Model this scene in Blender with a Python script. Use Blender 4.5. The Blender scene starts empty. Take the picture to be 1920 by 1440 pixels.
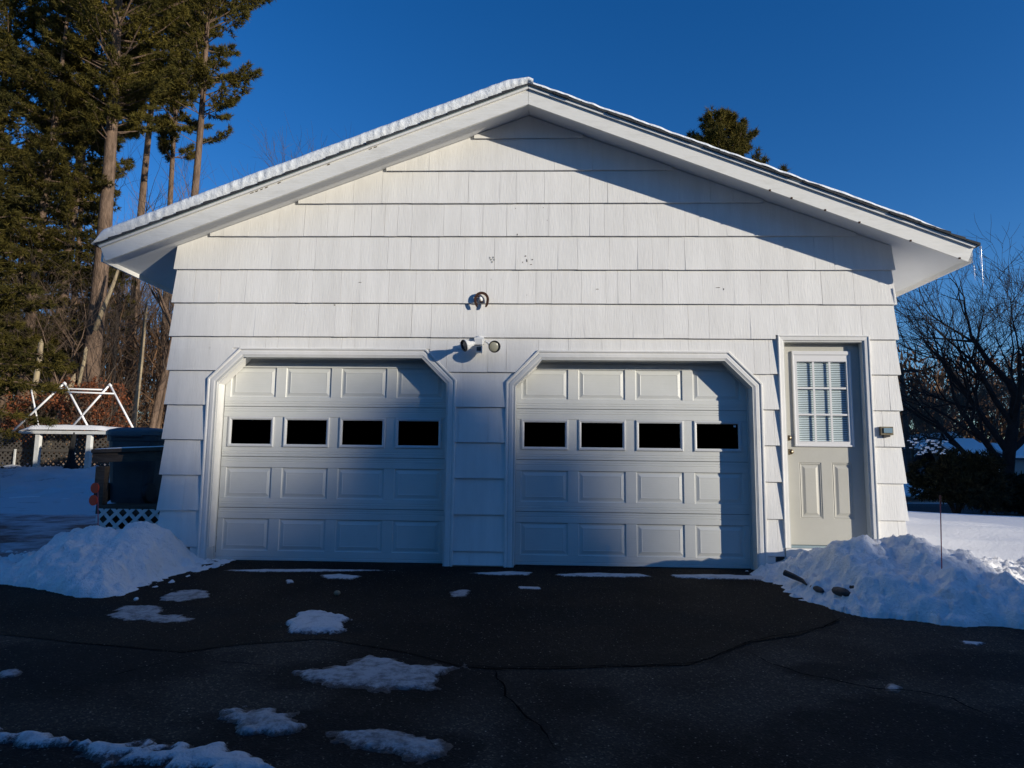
import bpy, math, random
import numpy as np
from mathutils import Vector, Matrix, noise

R = math.radians
random.seed(7)
rng = np.random.default_rng(7)
scn = bpy.context.scene
C = scn.collection

# ------------------------------------------------------------------ camera
F = 1250.0
XR, D, CZ = -0.0991407, 6.869125, 1.0690268
rr = np.array([0.9993370146618892, 0.034565604061956794, 0.01143460285690298])
uu = np.array([-0.007407213958663639, -0.11447268350153599, 0.9933987809099262])
ff = np.array([-0.03564637861036708, 0.9928248706331793, 0.11414075496586289])
cd = bpy.data.cameras.new('camera')
cam = bpy.data.objects.new('camera', cd)
C.objects.link(cam)
cam.matrix_world = Matrix(((rr[0], uu[0], -ff[0], -XR), (rr[1], uu[1], -ff[1], -D), (rr[2], uu[2], -ff[2], CZ), (0, 0, 0, 1)))
cd.sensor_width = 36.0
cd.lens = F / 1920 * 36
cd.clip_start = 0.05
cd.clip_end = 900
scn.camera = cam

# ------------------------------------------------------------------ light
SUN = Vector((1.8, -1.0, 0.43)).normalized()
sun_el = math.asin(SUN.z)
sun_az = math.atan2(SUN.x, SUN.y)
world = bpy.data.worlds.new('World')
scn.world = world
world.use_nodes = True
wt = world.node_tree
for n in list(wt.nodes):
    wt.nodes.remove(n)
sky = wt.nodes.new('ShaderNodeTexSky')
sky.sky_type = 'NISHITA'
sky.sun_disc = False
sky.sun_elevation = sun_el
sky.sun_rotation = sun_az
sky.altitude = 300
sky.air_density = 0.9
sky.dust_density = 0.15
sky.ozone_density = 3.0
hs = wt.nodes.new('ShaderNodeHueSaturation')
hs.inputs['Hue'].default_value = 0.512
hs.inputs['Saturation'].default_value = 1.28
bg = wt.nodes.new('ShaderNodeBackground')
bg.inputs['Strength'].default_value = 0.098
wo = wt.nodes.new('ShaderNodeOutputWorld')
wt.links.new(sky.outputs[0], hs.inputs['Color'])
wt.links.new(hs.outputs[0], bg.inputs['Color'])
wt.links.new(bg.outputs[0], wo.inputs[0])
sl = bpy.data.lights.new('sun', 'SUN')
sl.energy = 3.2
sl.angle = R(0.55)
sl.color = (1.0, 0.925, 0.785)
so = bpy.data.objects.new('sun', sl)
so.rotation_euler = SUN.to_track_quat('Z', 'Y').to_euler()
so.location = (30, -20, 20)
C.objects.link(so)
scn.view_settings.view_transform = 'Standard'
scn.view_settings.look = 'None'
scn.view_settings.exposure = 0.7
scn.view_settings.gamma = 1.0
scn.view_settings.use_curve_mapping = False


# ------------------------------------------------------------------ maths helpers
def at(px, py, Y):
    """world x, z of the photo point px, py on the plane y = Y"""
    d = (px - 960) / F * rr - (py - 720) / F * uu + ff
    t = (Y + D) / d[1]
    return d[0] * t - XR, d[2] * t + CZ


SL = 0.05


def gp(px, py):
    """photo point on the sloping driveway"""
    d = (px - 960) / F * rr - (py - 720) / F * uu + ff
    t = (-SL * D - CZ) / (d[2] - SL * d[1])
    return d[0] * t - XR, -D + d[1] * t


def sstep(a, b, x):
    t = min(1.0, max(0.0, (x - a) / (b - a)))
    return t * t * (3 - 2 * t)


def interp(x, xs, ys):
    return float(np.interp(x, xs, ys))


def fbm(x, y, z=0.0, o=4, s=1.0):
    v, a, t = 0.0, 1.0, 0.0
    for i in range(o):
        v += a * noise.noise((x * s, y * s, z + i * 7.3))
        t += a
        a *= 0.5
        s *= 2.03
    return v / t


# ------------------------------------------------------------------ materials
def nmat(name, col, rough=0.7, spec=0.4, var=None, vscale=3.0, vstretch=(1, 1, 1), bump=0.0, bscale=40.0, bstretch=(1, 1, 1),
         bump2=0.0, b2scale=5.0, obj_var=0.0, island=0.0, metallic=0.0, vcontrast=(0.35, 0.65), bdist=0.01, trans=0.0):
    m = bpy.data.materials.new(name)
    m.use_nodes = True
    t = m.node_tree
    b = t.nodes['Principled BSDF']
    b.inputs['Roughness'].default_value = rough
    b.inputs['Metallic'].default_value = metallic
    b.inputs['Specular IOR Level'].default_value = spec
    b.inputs['Base Color'].default_value = (*col, 1)
    L = t.links.new
    tc = t.nodes.new('ShaderNodeTexCoord')

    def coords(stretch):
        mp = t.nodes.new('ShaderNodeMapping')
        mp.inputs['Scale'].default_value = stretch
        L(tc.outputs['Object'], mp.inputs['Vector'])
        return mp.outputs[0]
    out = None
    if var is not None:
        nz = t.nodes.new('ShaderNodeTexNoise')
        nz.inputs['Scale'].default_value = vscale
        nz.inputs['Detail'].default_value = 6
        nz.inputs['Roughness'].default_value = 0.6
        L(coords(vstretch), nz.inputs['Vector'])
        rp = t.nodes.new('ShaderNodeValToRGB')
        rp.color_ramp.elements[0].position = vcontrast[0]
        rp.color_ramp.elements[0].color = (*col, 1)
        rp.color_ramp.elements[1].position = vcontrast[1]
        rp.color_ramp.elements[1].color = (*var, 1)
        L(nz.outputs['Fac'], rp.inputs[0])
        out = rp.outputs[0]
    if obj_var or island:
        h = t.nodes.new('ShaderNodeHueSaturation')
        if out:
            L(out, h.inputs['Color'])
        else:
            h.inputs['Color'].default_value = (*col, 1)
        if obj_var:
            oi = t.nodes.new('ShaderNodeObjectInfo')
            rnd, amt = oi.outputs['Random'], obj_var
        else:
            gi = t.nodes.new('ShaderNodeNewGeometry')
            rnd, amt = gi.outputs['Random Per Island'], island
        ma = t.nodes.new('ShaderNodeMath')
        ma.operation = 'MULTIPLY_ADD'
        ma.inputs[1].default_value = amt * 2
        ma.inputs[2].default_value = 1 - amt
        L(rnd, ma.inputs[0])
        L(ma.outputs[0], h.inputs['Value'])
        out = h.outputs[0]
    if out:
        L(out, b.inputs['Base Color'])
    last = None
    for bs, sc, st in ((bump, bscale, bstretch), (bump2, b2scale, (1, 1, 1))):
        if bs:
            n2 = t.nodes.new('ShaderNodeTexNoise')
            n2.inputs['Scale'].default_value = sc
            n2.inputs['Detail'].default_value = 5
            L(coords(st), n2.inputs['Vector'])
            bp = t.nodes.new('ShaderNodeBump')
            bp.inputs['Strength'].default_value = bs
            bp.inputs['Distance'].default_value = bdist
            L(n2.outputs['Fac'], bp.inputs['Height'])
            if last:
                L(last, bp.inputs['Normal'])
            last = bp.outputs[0]
    if last:
        L(last, b.inputs['Normal'])
    if trans:
        tr = t.nodes.new('ShaderNodeBsdfTranslucent')
        if out:
            L(out, tr.inputs['Color'])
        mx = t.nodes.new('ShaderNodeMixShader')
        mx.inputs[0].default_value = trans
        L(b.outputs[0], mx.inputs[1])
        L(tr.outputs[0], mx.inputs[2])
        L(mx.outputs[0], t.nodes['Material Output'].inputs[0])
    return m


M = {}
M['shingle'] = nmat('white_shingle_paint', (0.73, 0.715, 0.685), 0.6, 0.3, var=(0.80, 0.785, 0.755), vscale=2.5, vstretch=(3, 3, .5),
                    bump=0.38, bscale=14, bstretch=(5.5, 5.5, .55), bump2=.25, b2scale=9, obj_var=0.022, bdist=0.005)
M['trim'] = nmat('white_trim_paint', (0.77, 0.755, 0.73), 0.5, 0.4, var=(0.71, 0.70, 0.665), vscale=4, bump=0.15, bscale=30)
M['fascia'] = nmat('weathered_fascia_paint', (0.74, 0.73, 0.69), 0.6, 0.3, var=(0.60, 0.585, 0.54), vscale=3, vstretch=(1, 1, 4), vcontrast=(.5, .8),
                   bump=0.25, bscale=25, bstretch=(.3, 1, 3))
M['soffit'] = nmat('soffit_paint', (0.70, 0.71, 0.72), 0.7, 0.2, var=(0.64, 0.65, 0.66), vscale=2)
M['door'] = nmat('garage_door_paint', (0.69, 0.69, 0.655), 0.42, 0.45, var=(0.63, 0.635, 0.60), vscale=2.5, bump=0.35, bscale=20, bstretch=(.25, 1, 7), bdist=.003)
M['frame'] = nmat('window_frame_white', (0.72, 0.71, 0.70), 0.45, 0.4)
M['gframe'] = nmat('garage_window_frame', (0.62, 0.625, 0.62), 0.45, 0.4)
M['entry'] = nmat('entry_door_paint', (0.50, 0.485, 0.43), 0.45, 0.4, var=(0.47, 0.455, 0.40), vscale=3, bump=.05, bscale=50)
M['jamb'] = nmat('jamb_paint', (0.62, 0.62, 0.59), 0.5, 0.4, var=(0.54, 0.54, 0.51), vscale=5)
M['gap'] = nmat('weatherstrip_black', (0.012, 0.012, 0.012), 0.8, 0.2)
M['concrete'] = nmat('foundation_concrete', (0.16, 0.15, 0.14), 0.95, 0.2, var=(0.09, 0.085, 0.08), vscale=8, bump=.5, bscale=30)
M['sill'] = nmat('concrete_sill', (0.10, 0.095, 0.08), 0.95, 0.2, var=(0.05, 0.05, 0.04), vscale=10, bump=.5, bscale=40)
M['roofing'] = nmat('asphalt_shingles_dark', (0.055, 0.06, 0.065), 0.9, 0.3, var=(0.035, 0.037, 0.042), vscale=12, bump=.6, bscale=80, obj_var=.2)
M['metal'] = nmat('aluminium_drip_edge', (0.25, 0.33, 0.36), 0.45, 0.5, metallic=.3)
M['brass'] = nmat('tarnished_brass', (0.28, 0.22, 0.13), 0.35, 0.5, var=(0.12, 0.08, 0.05), vscale=60, metallic=.8)
M['rust'] = nmat('rusty_iron', (0.035, 0.017, 0.011), 0.85, 0.3, var=(0.07, 0.03, 0.018), vscale=70, bump=.5, bscale=120)
M['lampwhite'] = nmat('lamp_housing_white', (0.74, 0.74, 0.72), 0.45, 0.4)
M['lampglass'] = nmat('lamp_lens', (0.42, 0.40, 0.30), 0.25, 0.6)
M['darkplastic'] = nmat('dark_plastic', (0.025, 0.025, 0.027), 0.5, 0.4)
M['lens_dark'] = nmat('dark_lamp_lens', (0.07, 0.07, 0.068), 0.25, 0.6)
M['wood'] = nmat('weathered_deck_wood', (0.11, 0.085, 0.065), 0.85, 0.2, var=(0.06, 0.045, 0.035), vscale=6, vstretch=(1, 6, 6), bump=.4, bscale=30)
M['bin'] = nmat('dark_green_bin_plastic', (0.075, 0.080, 0.085), 0.55, 0.4, var=(0.055, 0.06, 0.065), vscale=4)
M['binlid'] = nmat('blue_grey_bin_lid', (0.10, 0.125, 0.14), 0.5, 0.4)
M['lattice'] = nmat('white_lattice', (0.66, 0.66, 0.64), 0.6, 0.3, var=(.55, .55, .52), vscale=9)
M['pvc'] = nmat('white_plastic_pipe', (0.80, 0.79, 0.78), 0.4, 0.45)
M['red'] = nmat('orange_red_reflector', (1.0, 0.06, 0.012), 0.6, 0.5)
M['rod'] = nmat('pink_fibreglass_rod', (0.45, 0.10, 0.12), 0.5, 0.4)
M['reddark'] = nmat('dark_red_reflector', (0.22, 0.05, 0.04), 0.5, 0.4)
M['stone'] = nmat('wet_dark_stone', (0.05, 0.047, 0.045), 0.7, 0.4, var=(0.025, 0.023, 0.022), vscale=18, bump=.8, bscale=30)
M['bark'] = nmat('pine_bark', (0.20, 0.135, 0.095), 0.95, 0.15, var=(0.09, 0.06, 0.042), vscale=3, vstretch=(3, 3, .6), bump=.9, bscale=12, bstretch=(2, 2, .5), bdist=.05)
M['barkgrey'] = nmat('grey_bark', (0.12, 0.085, 0.062), 0.95, 0.15, var=(0.055, 0.042, 0.033), vscale=3, vstretch=(3, 3, .6), bump=.8, bscale=12, bdist=.04)
M['barkdark'] = nmat('dark_bark', (0.03, 0.026, 0.025), 0.95, 0.15, var=(0.017, 0.015, 0.015), vscale=3)
M['barkpale'] = nmat('pale_split_wood', (0.36, 0.29, 0.18), 0.9, 0.2, var=(0.20, 0.15, 0.10), vscale=4, vstretch=(3, 3, .5))
M['twig'] = nmat('brown_twigs', (0.10, 0.068, 0.048), 0.9, 0.15, island=.4)
M['needles'] = nmat('pine_needles', (0.052, 0.048, 0.011), 0.75, 0.15, var=(0.12, 0.092, 0.016), vscale=.9, island=.45, trans=.2)
M['hemlock'] = nmat('hemlock_needles', (0.036, 0.034, 0.008), 0.75, 0.15, var=(0.088, 0.068, 0.012), vscale=1.1, island=.5, trans=.2)
M['bush'] = nmat('yew_foliage', (0.020, 0.024, 0.012), 0.8, 0.15, var=(0.032, 0.028, 0.014), vscale=2, island=.5)
M['oakleaf'] = nmat('dead_oak_leaves', (0.26, 0.085, 0.035), 0.8, 0.2, var=(0.15, 0.055, 0.025), vscale=3, island=.5, trans=.3)
M['brush'] = nmat('brown_brush', (0.15, 0.083, 0.045), 0.9, 0.1, var=(0.055, 0.034, 0.022), vscale=.4, island=.6)
M['pole'] = nmat('utility_pole_wood', (0.07, 0.06, 0.055), 0.9, 0.2, var=(.04, .035, .03), vscale=5)
M['housewall'] = nmat('far_house_siding', (0.10, 0.10, 0.11), 0.8, 0.2, var=(.07, .07, .08), vscale=2)
M['housepale'] = nmat('pale_house_siding', (0.30, 0.27, 0.24), 0.8, 0.2)
M['greybox'] = nmat('aged_bronze_box', (0.20, 0.165, 0.09), 0.5, 0.4, var=(.10, .08, .05), vscale=40)
M['bluegrey'] = nmat('blue_grey_cover', (0.16, 0.26, 0.33), 0.4, 0.4)
M['blind'] = nmat('blind_slats', (0.78, 0.80, 0.77), 0.5, 0.3)
M['blindgap'] = nmat('behind_blind', (0.05, 0.07, 0.08), 0.9, 0.1)
M['chip'] = nmat('bare_wood_chip', (0.13, 0.10, 0.07), 0.9, 0.2, var=(.05, .04, .03), vscale=90)
M['crack'] = nmat('crack_dirt', (0.006, 0.006, 0.006), 1.0, 0.0)
M['unlit_interior'] = nmat('unlit_interior_dark', (0.03, 0.02, 0.015), 0.95, 0.1)


def snow_mat(name, col=(0.87, 0.86, 0.85), dirt=(0.45, 0.42, 0.38), dirt_at=(.62, .8), bs=.5, dscale=4.0, rough=.65, thin=False):
    m = bpy.data.materials.new(name)
    m.use_nodes = True
    t = m.node_tree
    b = t.nodes['Principled BSDF']
    b.inputs['Roughness'].default_value = rough
    b.inputs['Specular IOR Level'].default_value = .25
    L = t.links.new
    tc = t.nodes.new('ShaderNodeTexCoord')
    n1 = t.nodes.new('ShaderNodeTexNoise')
    n1.inputs['Scale'].default_value = dscale
    n1.inputs['Detail'].default_value = 9
    n1.inputs['Roughness'].default_value = .68
    L(tc.outputs['Object'], n1.inputs['Vector'])
    rp = t.nodes.new('ShaderNodeValToRGB')
    rp.color_ramp.elements[0].position = dirt_at[0]
    rp.color_ramp.elements[0].color = (*col, 1)
    rp.color_ramp.elements[1].position = dirt_at[1]
    rp.color_ramp.elements[1].color = (*dirt, 1)
    L(n1.outputs['Fac'], rp.inputs[0])
    out = rp.outputs[0]
    if thin:
        at_ = t.nodes.new('ShaderNodeAttribute')
        at_.attribute_name = 'thick'
        n4 = t.nodes.new('ShaderNodeTexNoise')
        n4.inputs['Scale'].default_value = 45
        n4.inputs['Detail'].default_value = 9
        n4.inputs['Roughness'].default_value = .75
        L(tc.outputs['Object'], n4.inputs['Vector'])
        su = t.nodes.new('ShaderNodeMath')
        su.operation = 'MULTIPLY_ADD'
        su.inputs[1].default_value = -1.5
        L(n4.outputs['Fac'], su.inputs[0])
        L(at_.outputs['Fac'], su.inputs[2])
        mr = t.nodes.new('ShaderNodeMapRange')
        mr.inputs['From Min'].default_value = -.62
        mr.inputs['From Max'].default_value = -.28
        L(su.outputs[0], mr.inputs['Value'])
        mm = t.nodes.new('ShaderNodeMix')
        mm.data_type = 'RGBA'
        L(mr.outputs[0], mm.inputs[0])
        mm.inputs[6].default_value = (.045, .045, .047, 1)
        L(out, mm.inputs[7])
        out = mm.outputs[2]
    L(out, b.inputs['Base Color'])
    n2 = t.nodes.new('ShaderNodeTexNoise')
    n2.inputs['Scale'].default_value = 22
    n2.inputs['Detail'].default_value = 8
    n2.inputs['Roughness'].default_value = .65
    L(tc.outputs['Object'], n2.inputs['Vector'])
    b1 = t.nodes.new('ShaderNodeBump')
    b1.inputs['Strength'].default_value = bs
    b1.inputs['Distance'].default_value = .03
    L(n2.outputs['Fac'], b1.inputs['Height'])
    n3 = t.nodes.new('ShaderNodeTexVoronoi')
    n3.inputs['Scale'].default_value = 60
    L(tc.outputs['Object'], n3.inputs['Vector'])
    b2 = t.nodes.new('ShaderNodeBump')
    b2.inputs['Strength'].default_value = bs * .5
    b2.inputs['Distance'].default_value = .006
    L(n3.outputs['Distance'], b2.inputs['Height'])
    L(b1.outputs[0], b2.inputs['Normal'])
    L(b2.outputs[0], b.inputs['Normal'])
    return m


M['snow'] = snow_mat('snow')
M['snowpile'] = snow_mat('ploughed_snow', (0.88, 0.865, 0.85), (0.50, 0.47, 0.42), (.60, .74), .9, 3.0)
M['snowdirty'] = snow_mat('dirty_ice', (0.55, 0.57, 0.60), (0.16, 0.16, 0.165), (.46, .62), .9, 14.0, .5)
M['patchsnow'] = snow_mat('patch_snow', (.64, .63, .63), (.36, .36, .36), (.52, .72), .9, 12.0, .6, True)
M['patchice'] = snow_mat('patch_ice', (.44, .43, .43), (.16, .16, .16), (.44, .62), .9, 14.0, .5, True)
M['banksnow'] = snow_mat('shade_toned_bank_snow', (.62, .63, .66), (.10, .10, .12), (.60, .70), .9, 1.1)  # grey base carries the bank's deeper shade; dark spots are debris
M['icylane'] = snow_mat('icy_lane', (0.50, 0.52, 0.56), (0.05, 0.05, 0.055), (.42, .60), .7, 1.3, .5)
M['roofice'] = snow_mat('roof_ice', (0.76, 0.79, 0.82), (0.62, 0.65, 0.68), (.5, .7), .35, 20, .65)


def asphalt(name, a, b_, c_spec=.25, lo=.42, hi=.60, sc=.55, rough=.85, stains=()):
    m = bpy.data.materials.new(name)
    m.use_nodes = True
    t = m.node_tree
    b = t.nodes['Principled BSDF']
    b.inputs['Specular IOR Level'].default_value = c_spec
    b.inputs['Roughness'].default_value = rough
    L = t.links.new
    tc = t.nodes.new('ShaderNodeTexCoord')
    n1 = t.nodes.new('ShaderNodeTexNoise')
    n1.inputs['Scale'].default_value = sc
    n1.inputs['Detail'].default_value = 7
    n1.inputs['Distortion'].default_value = .4
    L(tc.outputs['Object'], n1.inputs['Vector'])
    rp = t.nodes.new('ShaderNodeValToRGB')
    rp.color_ramp.elements[0].position = lo
    rp.color_ramp.elements[0].color = (*a, 1)
    rp.color_ramp.elements[1].position = hi
    rp.color_ramp.elements[1].color = (*b_, 1)
    L(n1.outputs['Fac'], rp.inputs[0])
    col = rp.outputs[0]
    # dark oily / damp stains with their own shapes: (x, y, rx, ry)
    for (sx, sy, rx, ry, k) in stains:
        mp = t.nodes.new('ShaderNodeMapping')
        mp.vector_type = 'TEXTURE'
        mp.inputs['Location'].default_value = (sx, sy, 0)
        mp.inputs['Scale'].default_value = (rx, ry, 50)
        L(tc.outputs['Object'], mp.inputs['Vector'])
        ln = t.nodes.new('ShaderNodeVectorMath')
        ln.operation = 'LENGTH'
        L(mp.outputs[0], ln.inputs[0])
        nn = t.nodes.new('ShaderNodeTexNoise')
        nn.inputs['Scale'].default_value = 3.5
        nn.inputs['Detail'].default_value = 8
        L(tc.outputs['Object'], nn.inputs['Vector'])
        ad = t.nodes.new('ShaderNodeMath')
        ad.operation = 'MULTIPLY_ADD'
        ad.inputs[1].default_value = 1.6
        L(nn.outputs['Fac'], ad.inputs[0])
        L(ln.outputs['Value'], ad.inputs[2])
        mr = t.nodes.new('ShaderNodeMapRange')
        mr.inputs['From Min'].default_value = 1.45
        mr.inputs['From Max'].default_value = 1.85
        mr.inputs['To Min'].default_value = k
        mr.inputs['To Max'].default_value = 0
        L(ad.outputs[0], mr.inputs['Value'])
        m1 = t.nodes.new('ShaderNodeMix')
        m1.data_type = 'RGBA'
        L(mr.outputs[0], m1.inputs[0])
        L(col, m1.inputs[6])
        m1.inputs[7].default_value = (.010, .0095, .009, 1)
        col = m1.outputs[2]
    # sparse pale grit
    n5 = t.nodes.new('ShaderNodeTexVoronoi')
    n5.inputs['Scale'].default_value = 30
    L(tc.outputs['Object'], n5.inputs['Vector'])
    lt = t.nodes.new('ShaderNodeMath')
    lt.operation = 'LESS_THAN'
    lt.inputs[1].default_value = .13
    L(n5.outputs['Distance'], lt.inputs[0])
    m5 = t.nodes.new('ShaderNodeMix')
    m5.data_type = 'RGBA'
    L(lt.outputs[0], m5.inputs[0])
    L(col, m5.inputs[6])
    m5.inputs[7].default_value = (.13, .12, .105, 1)
    col = m5.outputs[2]
    # aggregate
    n2 = t.nodes.new('ShaderNodeTexVoronoi')
    n2.inputs['Scale'].default_value = 110
    L(tc.outputs['Object'], n2.inputs['Vector'])
    sp = t.nodes.new('ShaderNodeSeparateColor')
    L(n2.outputs['Color'], sp.inputs[0])
    r2 = t.nodes.new('ShaderNodeValToRGB')
    r2.color_ramp.elements[0].position = .0
    r2.color_ramp.elements[0].color = (.55, .55, .55, 1)
    r2.color_ramp.elements[1].position = 1
    r2.color_ramp.elements[1].color = (3.2, 3.1, 2.8, 1)
    e = r2.color_ramp.elements.new(.88)
    e.color = (1.25, 1.25, 1.2, 1)
    L(sp.outputs[0], r2.inputs[0])
    mx = t.nodes.new('ShaderNodeMix')
    mx.data_type = 'RGBA'
    mx.blend_type = 'MULTIPLY'
    mx.inputs[0].default_value = 1
    L(col, mx.inputs[6])
    L(r2.outputs[0], mx.inputs[7])
    L(mx.outputs[2], b.inputs['Base Color'])
    bp = t.nodes.new('ShaderNodeBump')
    bp.inputs['Strength'].default_value = .6
    bp.inputs['Distance'].default_value = .006
    L(n2.outputs['Distance'], bp.inputs['Height'])
    L(bp.outputs[0], b.inputs['Normal'])
    return m


M['asphalt'] = asphalt('driveway_asphalt', (0.011, 0.009, 0.0075), (0.044, 0.036, 0.029), lo=.38, hi=.56, c_spec=.12, sc=.8,
                       stains=[(*gp(1560, 1262), .30, .17, .9), (*gp(1750, 1375), .75, .40, .95), (*gp(1100, 1310), .22, .20, .8), (*gp(990, 1400), .2, .35, .7), (*gp(1870, 1250), .7, .30, .8), (*gp(120, 1240), 1.1, .40, .9), (*gp(600, 1176), .42, .22, .9), (*gp(715, 1272), .80, .26, .9), (*gp(495, 1365), .5, .22, .9), (*gp(725, 1405), .55, .25, .9), (*gp(240, 1420), .9, .25, .8)])
M['apron'] = asphalt('darker_resealed_asphalt', (0.010, 0.0075, 0.0055), (0.024, 0.018, 0.0125), lo=.38, hi=.62, c_spec=.12, sc=.9, stains=[(*gp(600, 1176), .42, .22, .9), (*gp(1150, 1160), .9, .3, .6), (*gp(300, 1150), .8, .25, .8), (*gp(860, 1115), .5, .2, .6)])
M['damp'] = asphalt('damp_asphalt', (0.009, 0.0078, 0.007), (0.014, 0.012, 0.0105), lo=.35, hi=.65, c_spec=.2, rough=.6)
M['road'] = asphalt('road_asphalt', (0.03, 0.03, 0.035), (0.06, 0.06, 0.065), sc=.2)


def glass_mat(name, tint=(1, 1, 1), refl=1.0):
    m = bpy.data.materials.new(name)
    m.use_nodes = True
    t = m.node_tree
    for n in list(t.nodes):
        t.nodes.remove(n)
    o = t.nodes.new('ShaderNodeOutputMaterial')
    tr = t.nodes.new('ShaderNodeBsdfTransparent')
    tr.inputs[0].default_value = (*tint, 1)
    gl = t.nodes.new('ShaderNodeBsdfGlossy')
    gl.inputs['Roughness'].default_value = .02
    fr = t.nodes.new('ShaderNodeFresnel')
    ge = t.nodes.new('ShaderNodeNewGeometry')
    io = t.nodes.new('ShaderNodeMath')
    io.operation = 'MULTIPLY_ADD'
    io.inputs[1].default_value = 1 / 1.45 - 1.45
    io.inputs[2].default_value = 1.45
    t.links.new(ge.outputs['Backfacing'], io.inputs[0])
    t.links.new(io.outputs[0], fr.inputs[0])
    mu = t.nodes.new('ShaderNodeMath')
    mu.operation = 'MULTIPLY'
    mu.inputs[1].default_value = refl
    t.links.new(fr.outputs[0], mu.inputs[0])
    mx = t.nodes.new('ShaderNodeMixShader')
    t.links.new(mu.outputs[0], mx.inputs[0])
    t.links.new(tr.outputs[0], mx.inputs[1])
    t.links.new(gl.outputs[0], mx.inputs[2])
    t.links.new(mx.outputs[0], o.inputs[0])
    return m


M['glass'] = glass_mat('garage_glass', (.12, .12, .13), .9)
M['doorglass'] = glass_mat('door_glass', (.91, .97, 1.0), 1.2)
im = bpy.data.materials.new('icicle_ice')
im.use_nodes = True
ib = im.node_tree.nodes['Principled BSDF']
ib.inputs['Base Color'].default_value = (.85, .92, 1, 1)
ib.inputs['Transmission Weight'].default_value = .75
ib.inputs['Roughness'].default_value = .15
ib.inputs['IOR'].default_value = 1.31
M['icicle'] = im


# ------------------------------------------------------------------ object helpers
def tag(o, label=None, cat=None, group=None, kind=None):
    if label:
        o['label'] = label
    if cat:
        o['category'] = cat
    if group:
        o['group'] = group
    if kind:
        o['kind'] = kind
    return o


def empty(name, loc, label, cat, group=None):
    o = bpy.data.objects.new(name, None)
    C.objects.link(o)
    o.location = loc
    o.empty_display_size = .2
    return tag(o, label, cat, group)


class MB:
    def __init__(s):
        s.v, s.f = [], []

    def face_set(s, vs, fs):
        n = len(s.v)
        s.v += [tuple(p) for p in vs]
        s.f += [tuple(i + n for i in f) for f in fs]
        return s

    def box(s, x0, x1, y0, y1, z0, z1):
        return s.face_set([(x0, y0, z0), (x1, y0, z0), (x1, y1, z0), (x0, y1, z0), (x0, y0, z1), (x1, y0, z1), (x1, y1, z1), (x0, y1, z1)],
                          [(0, 3, 2, 1), (4, 5, 6, 7), (0, 1, 5, 4), (1, 2, 6, 5), (2, 3, 7, 6), (3, 0, 4, 7)])

    def prism(s, poly, y0, y1):
        """xz polygon (ccw seen from -y) extruded along y"""
        n = len(poly)
        y0f = y0 if callable(y0) else (lambda x, z: y0)
        vs = [(x, y0f(x, z), z) for x, z in poly] + [(x, y1, z) for x, z in poly]
        fs = [tuple(range(n)), tuple(reversed(range(n, 2 * n)))]
        for i in range(n):
            j = (i + 1) % n
            fs.append((j, i, i + n, j + n))
        return s.face_set(vs, fs)

    def zprism(s, poly, z0, z1):
        n = len(poly)
        vs = [(x, y, z0) for x, y in poly] + [(x, y, z1) for x, y in poly]
        fs = [tuple(reversed(range(n))), tuple(range(n, 2 * n))]
        for i in range(n):
            j = (i + 1) % n
            fs.append((i, j, j + n, i + n))
        return s.face_set(vs, fs)

    def tube(s, pts, rad, sides=8, cap=True):
        pts = [Vector(p) for p in pts]
        if not hasattr(rad, '__len__'):
            rad = [rad] * len(pts)
        n0 = len(s.v)
        ref = None
        for i, p in enumerate(pts):
            a = pts[max(0, i - 1)]
            b = pts[min(len(pts) - 1, i + 1)]
            d = (b - a).normalized()
            if ref is None:
                ref = Vector((1, 0, 0)) if abs(d.x) < .8 else Vector((0, 1, 0))
            u = (ref - d * ref.dot(d)).normalized()
            w = d.cross(u)
            ref = u
            for k in range(sides):
                t = 2 * math.pi * k / sides
                s.v.append(tuple(p + (u * math.cos(t) + w * math.sin(t)) * rad[i]))
        for i in range(len(pts) - 1):
            for k in range(sides):
                a = n0 + i * sides + k
                b = n0 + i * sides + (k + 1) % sides
                s.f.append((a, b, b + sides, a + sides))
        if cap:
            s.f.append(tuple(reversed(range(n0, n0 + sides))))
            e = n0 + (len(pts) - 1) * sides
            s.f.append(tuple(range(e, e + sides)))
        return s

    def lathe(s, prof, c, axis, sides=20):
        """prof list of (along, radius)"""
        axis = Vector(axis).normalized()
        ref = Vector((0, 0, 1)) if abs(axis.z) < .9 else Vector((1, 0, 0))
        u = (ref - axis * ref.dot(axis)).normalized()
        w = axis.cross(u)
        n0 = len(s.v)
        for a, r in prof:
            for k in range(sides):
                t = 2 * math.pi * k / sides
                s.v.append(tuple(Vector(c) + axis * a + (u * math.cos(t) + w * math.sin(t)) * max(r, 1e-4)))
        for i in range(len(prof) - 1):
            for k in range(sides):
                a = n0 + i * sides + k
                b = n0 + i * sides + (k + 1) % sides
                s.f.append((a, b, b + sides, a + sides))
        return s

    def build(s, name, mat, parent=None, smooth=False, origin=None, kind=None, label=None):
        me = bpy.data.meshes.new(name)
        v = s.v
        if origin is not None:
            v = [(a - origin[0], b - origin[1], c - origin[2]) for a, b, c in v]
        me.from_pydata(v, [], s.f)
        me.materials.append(M[mat] if isinstance(mat, str) else mat)
        if smooth:
            me.polygons.foreach_set('use_smooth', [True] * len(me.polygons))
        me.validate()
        me.update()
        o = bpy.data.objects.new(name, me)
        C.objects.link(o)
        if origin is not None:
            o.location = origin
        if parent is not None:
            o.parent = parent
            if origin is not None:
                o.location = Vector(origin) - parent_world(parent)
            else:
                o.location = -parent_world(parent)
        if kind:
            o['kind'] = kind
        if label:
            o['label'] = label
        return o


def parent_world(p):
    v = Vector((0, 0, 0))
    while p is not None:
        v += p.location
        p = p.parent
    return v


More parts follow.
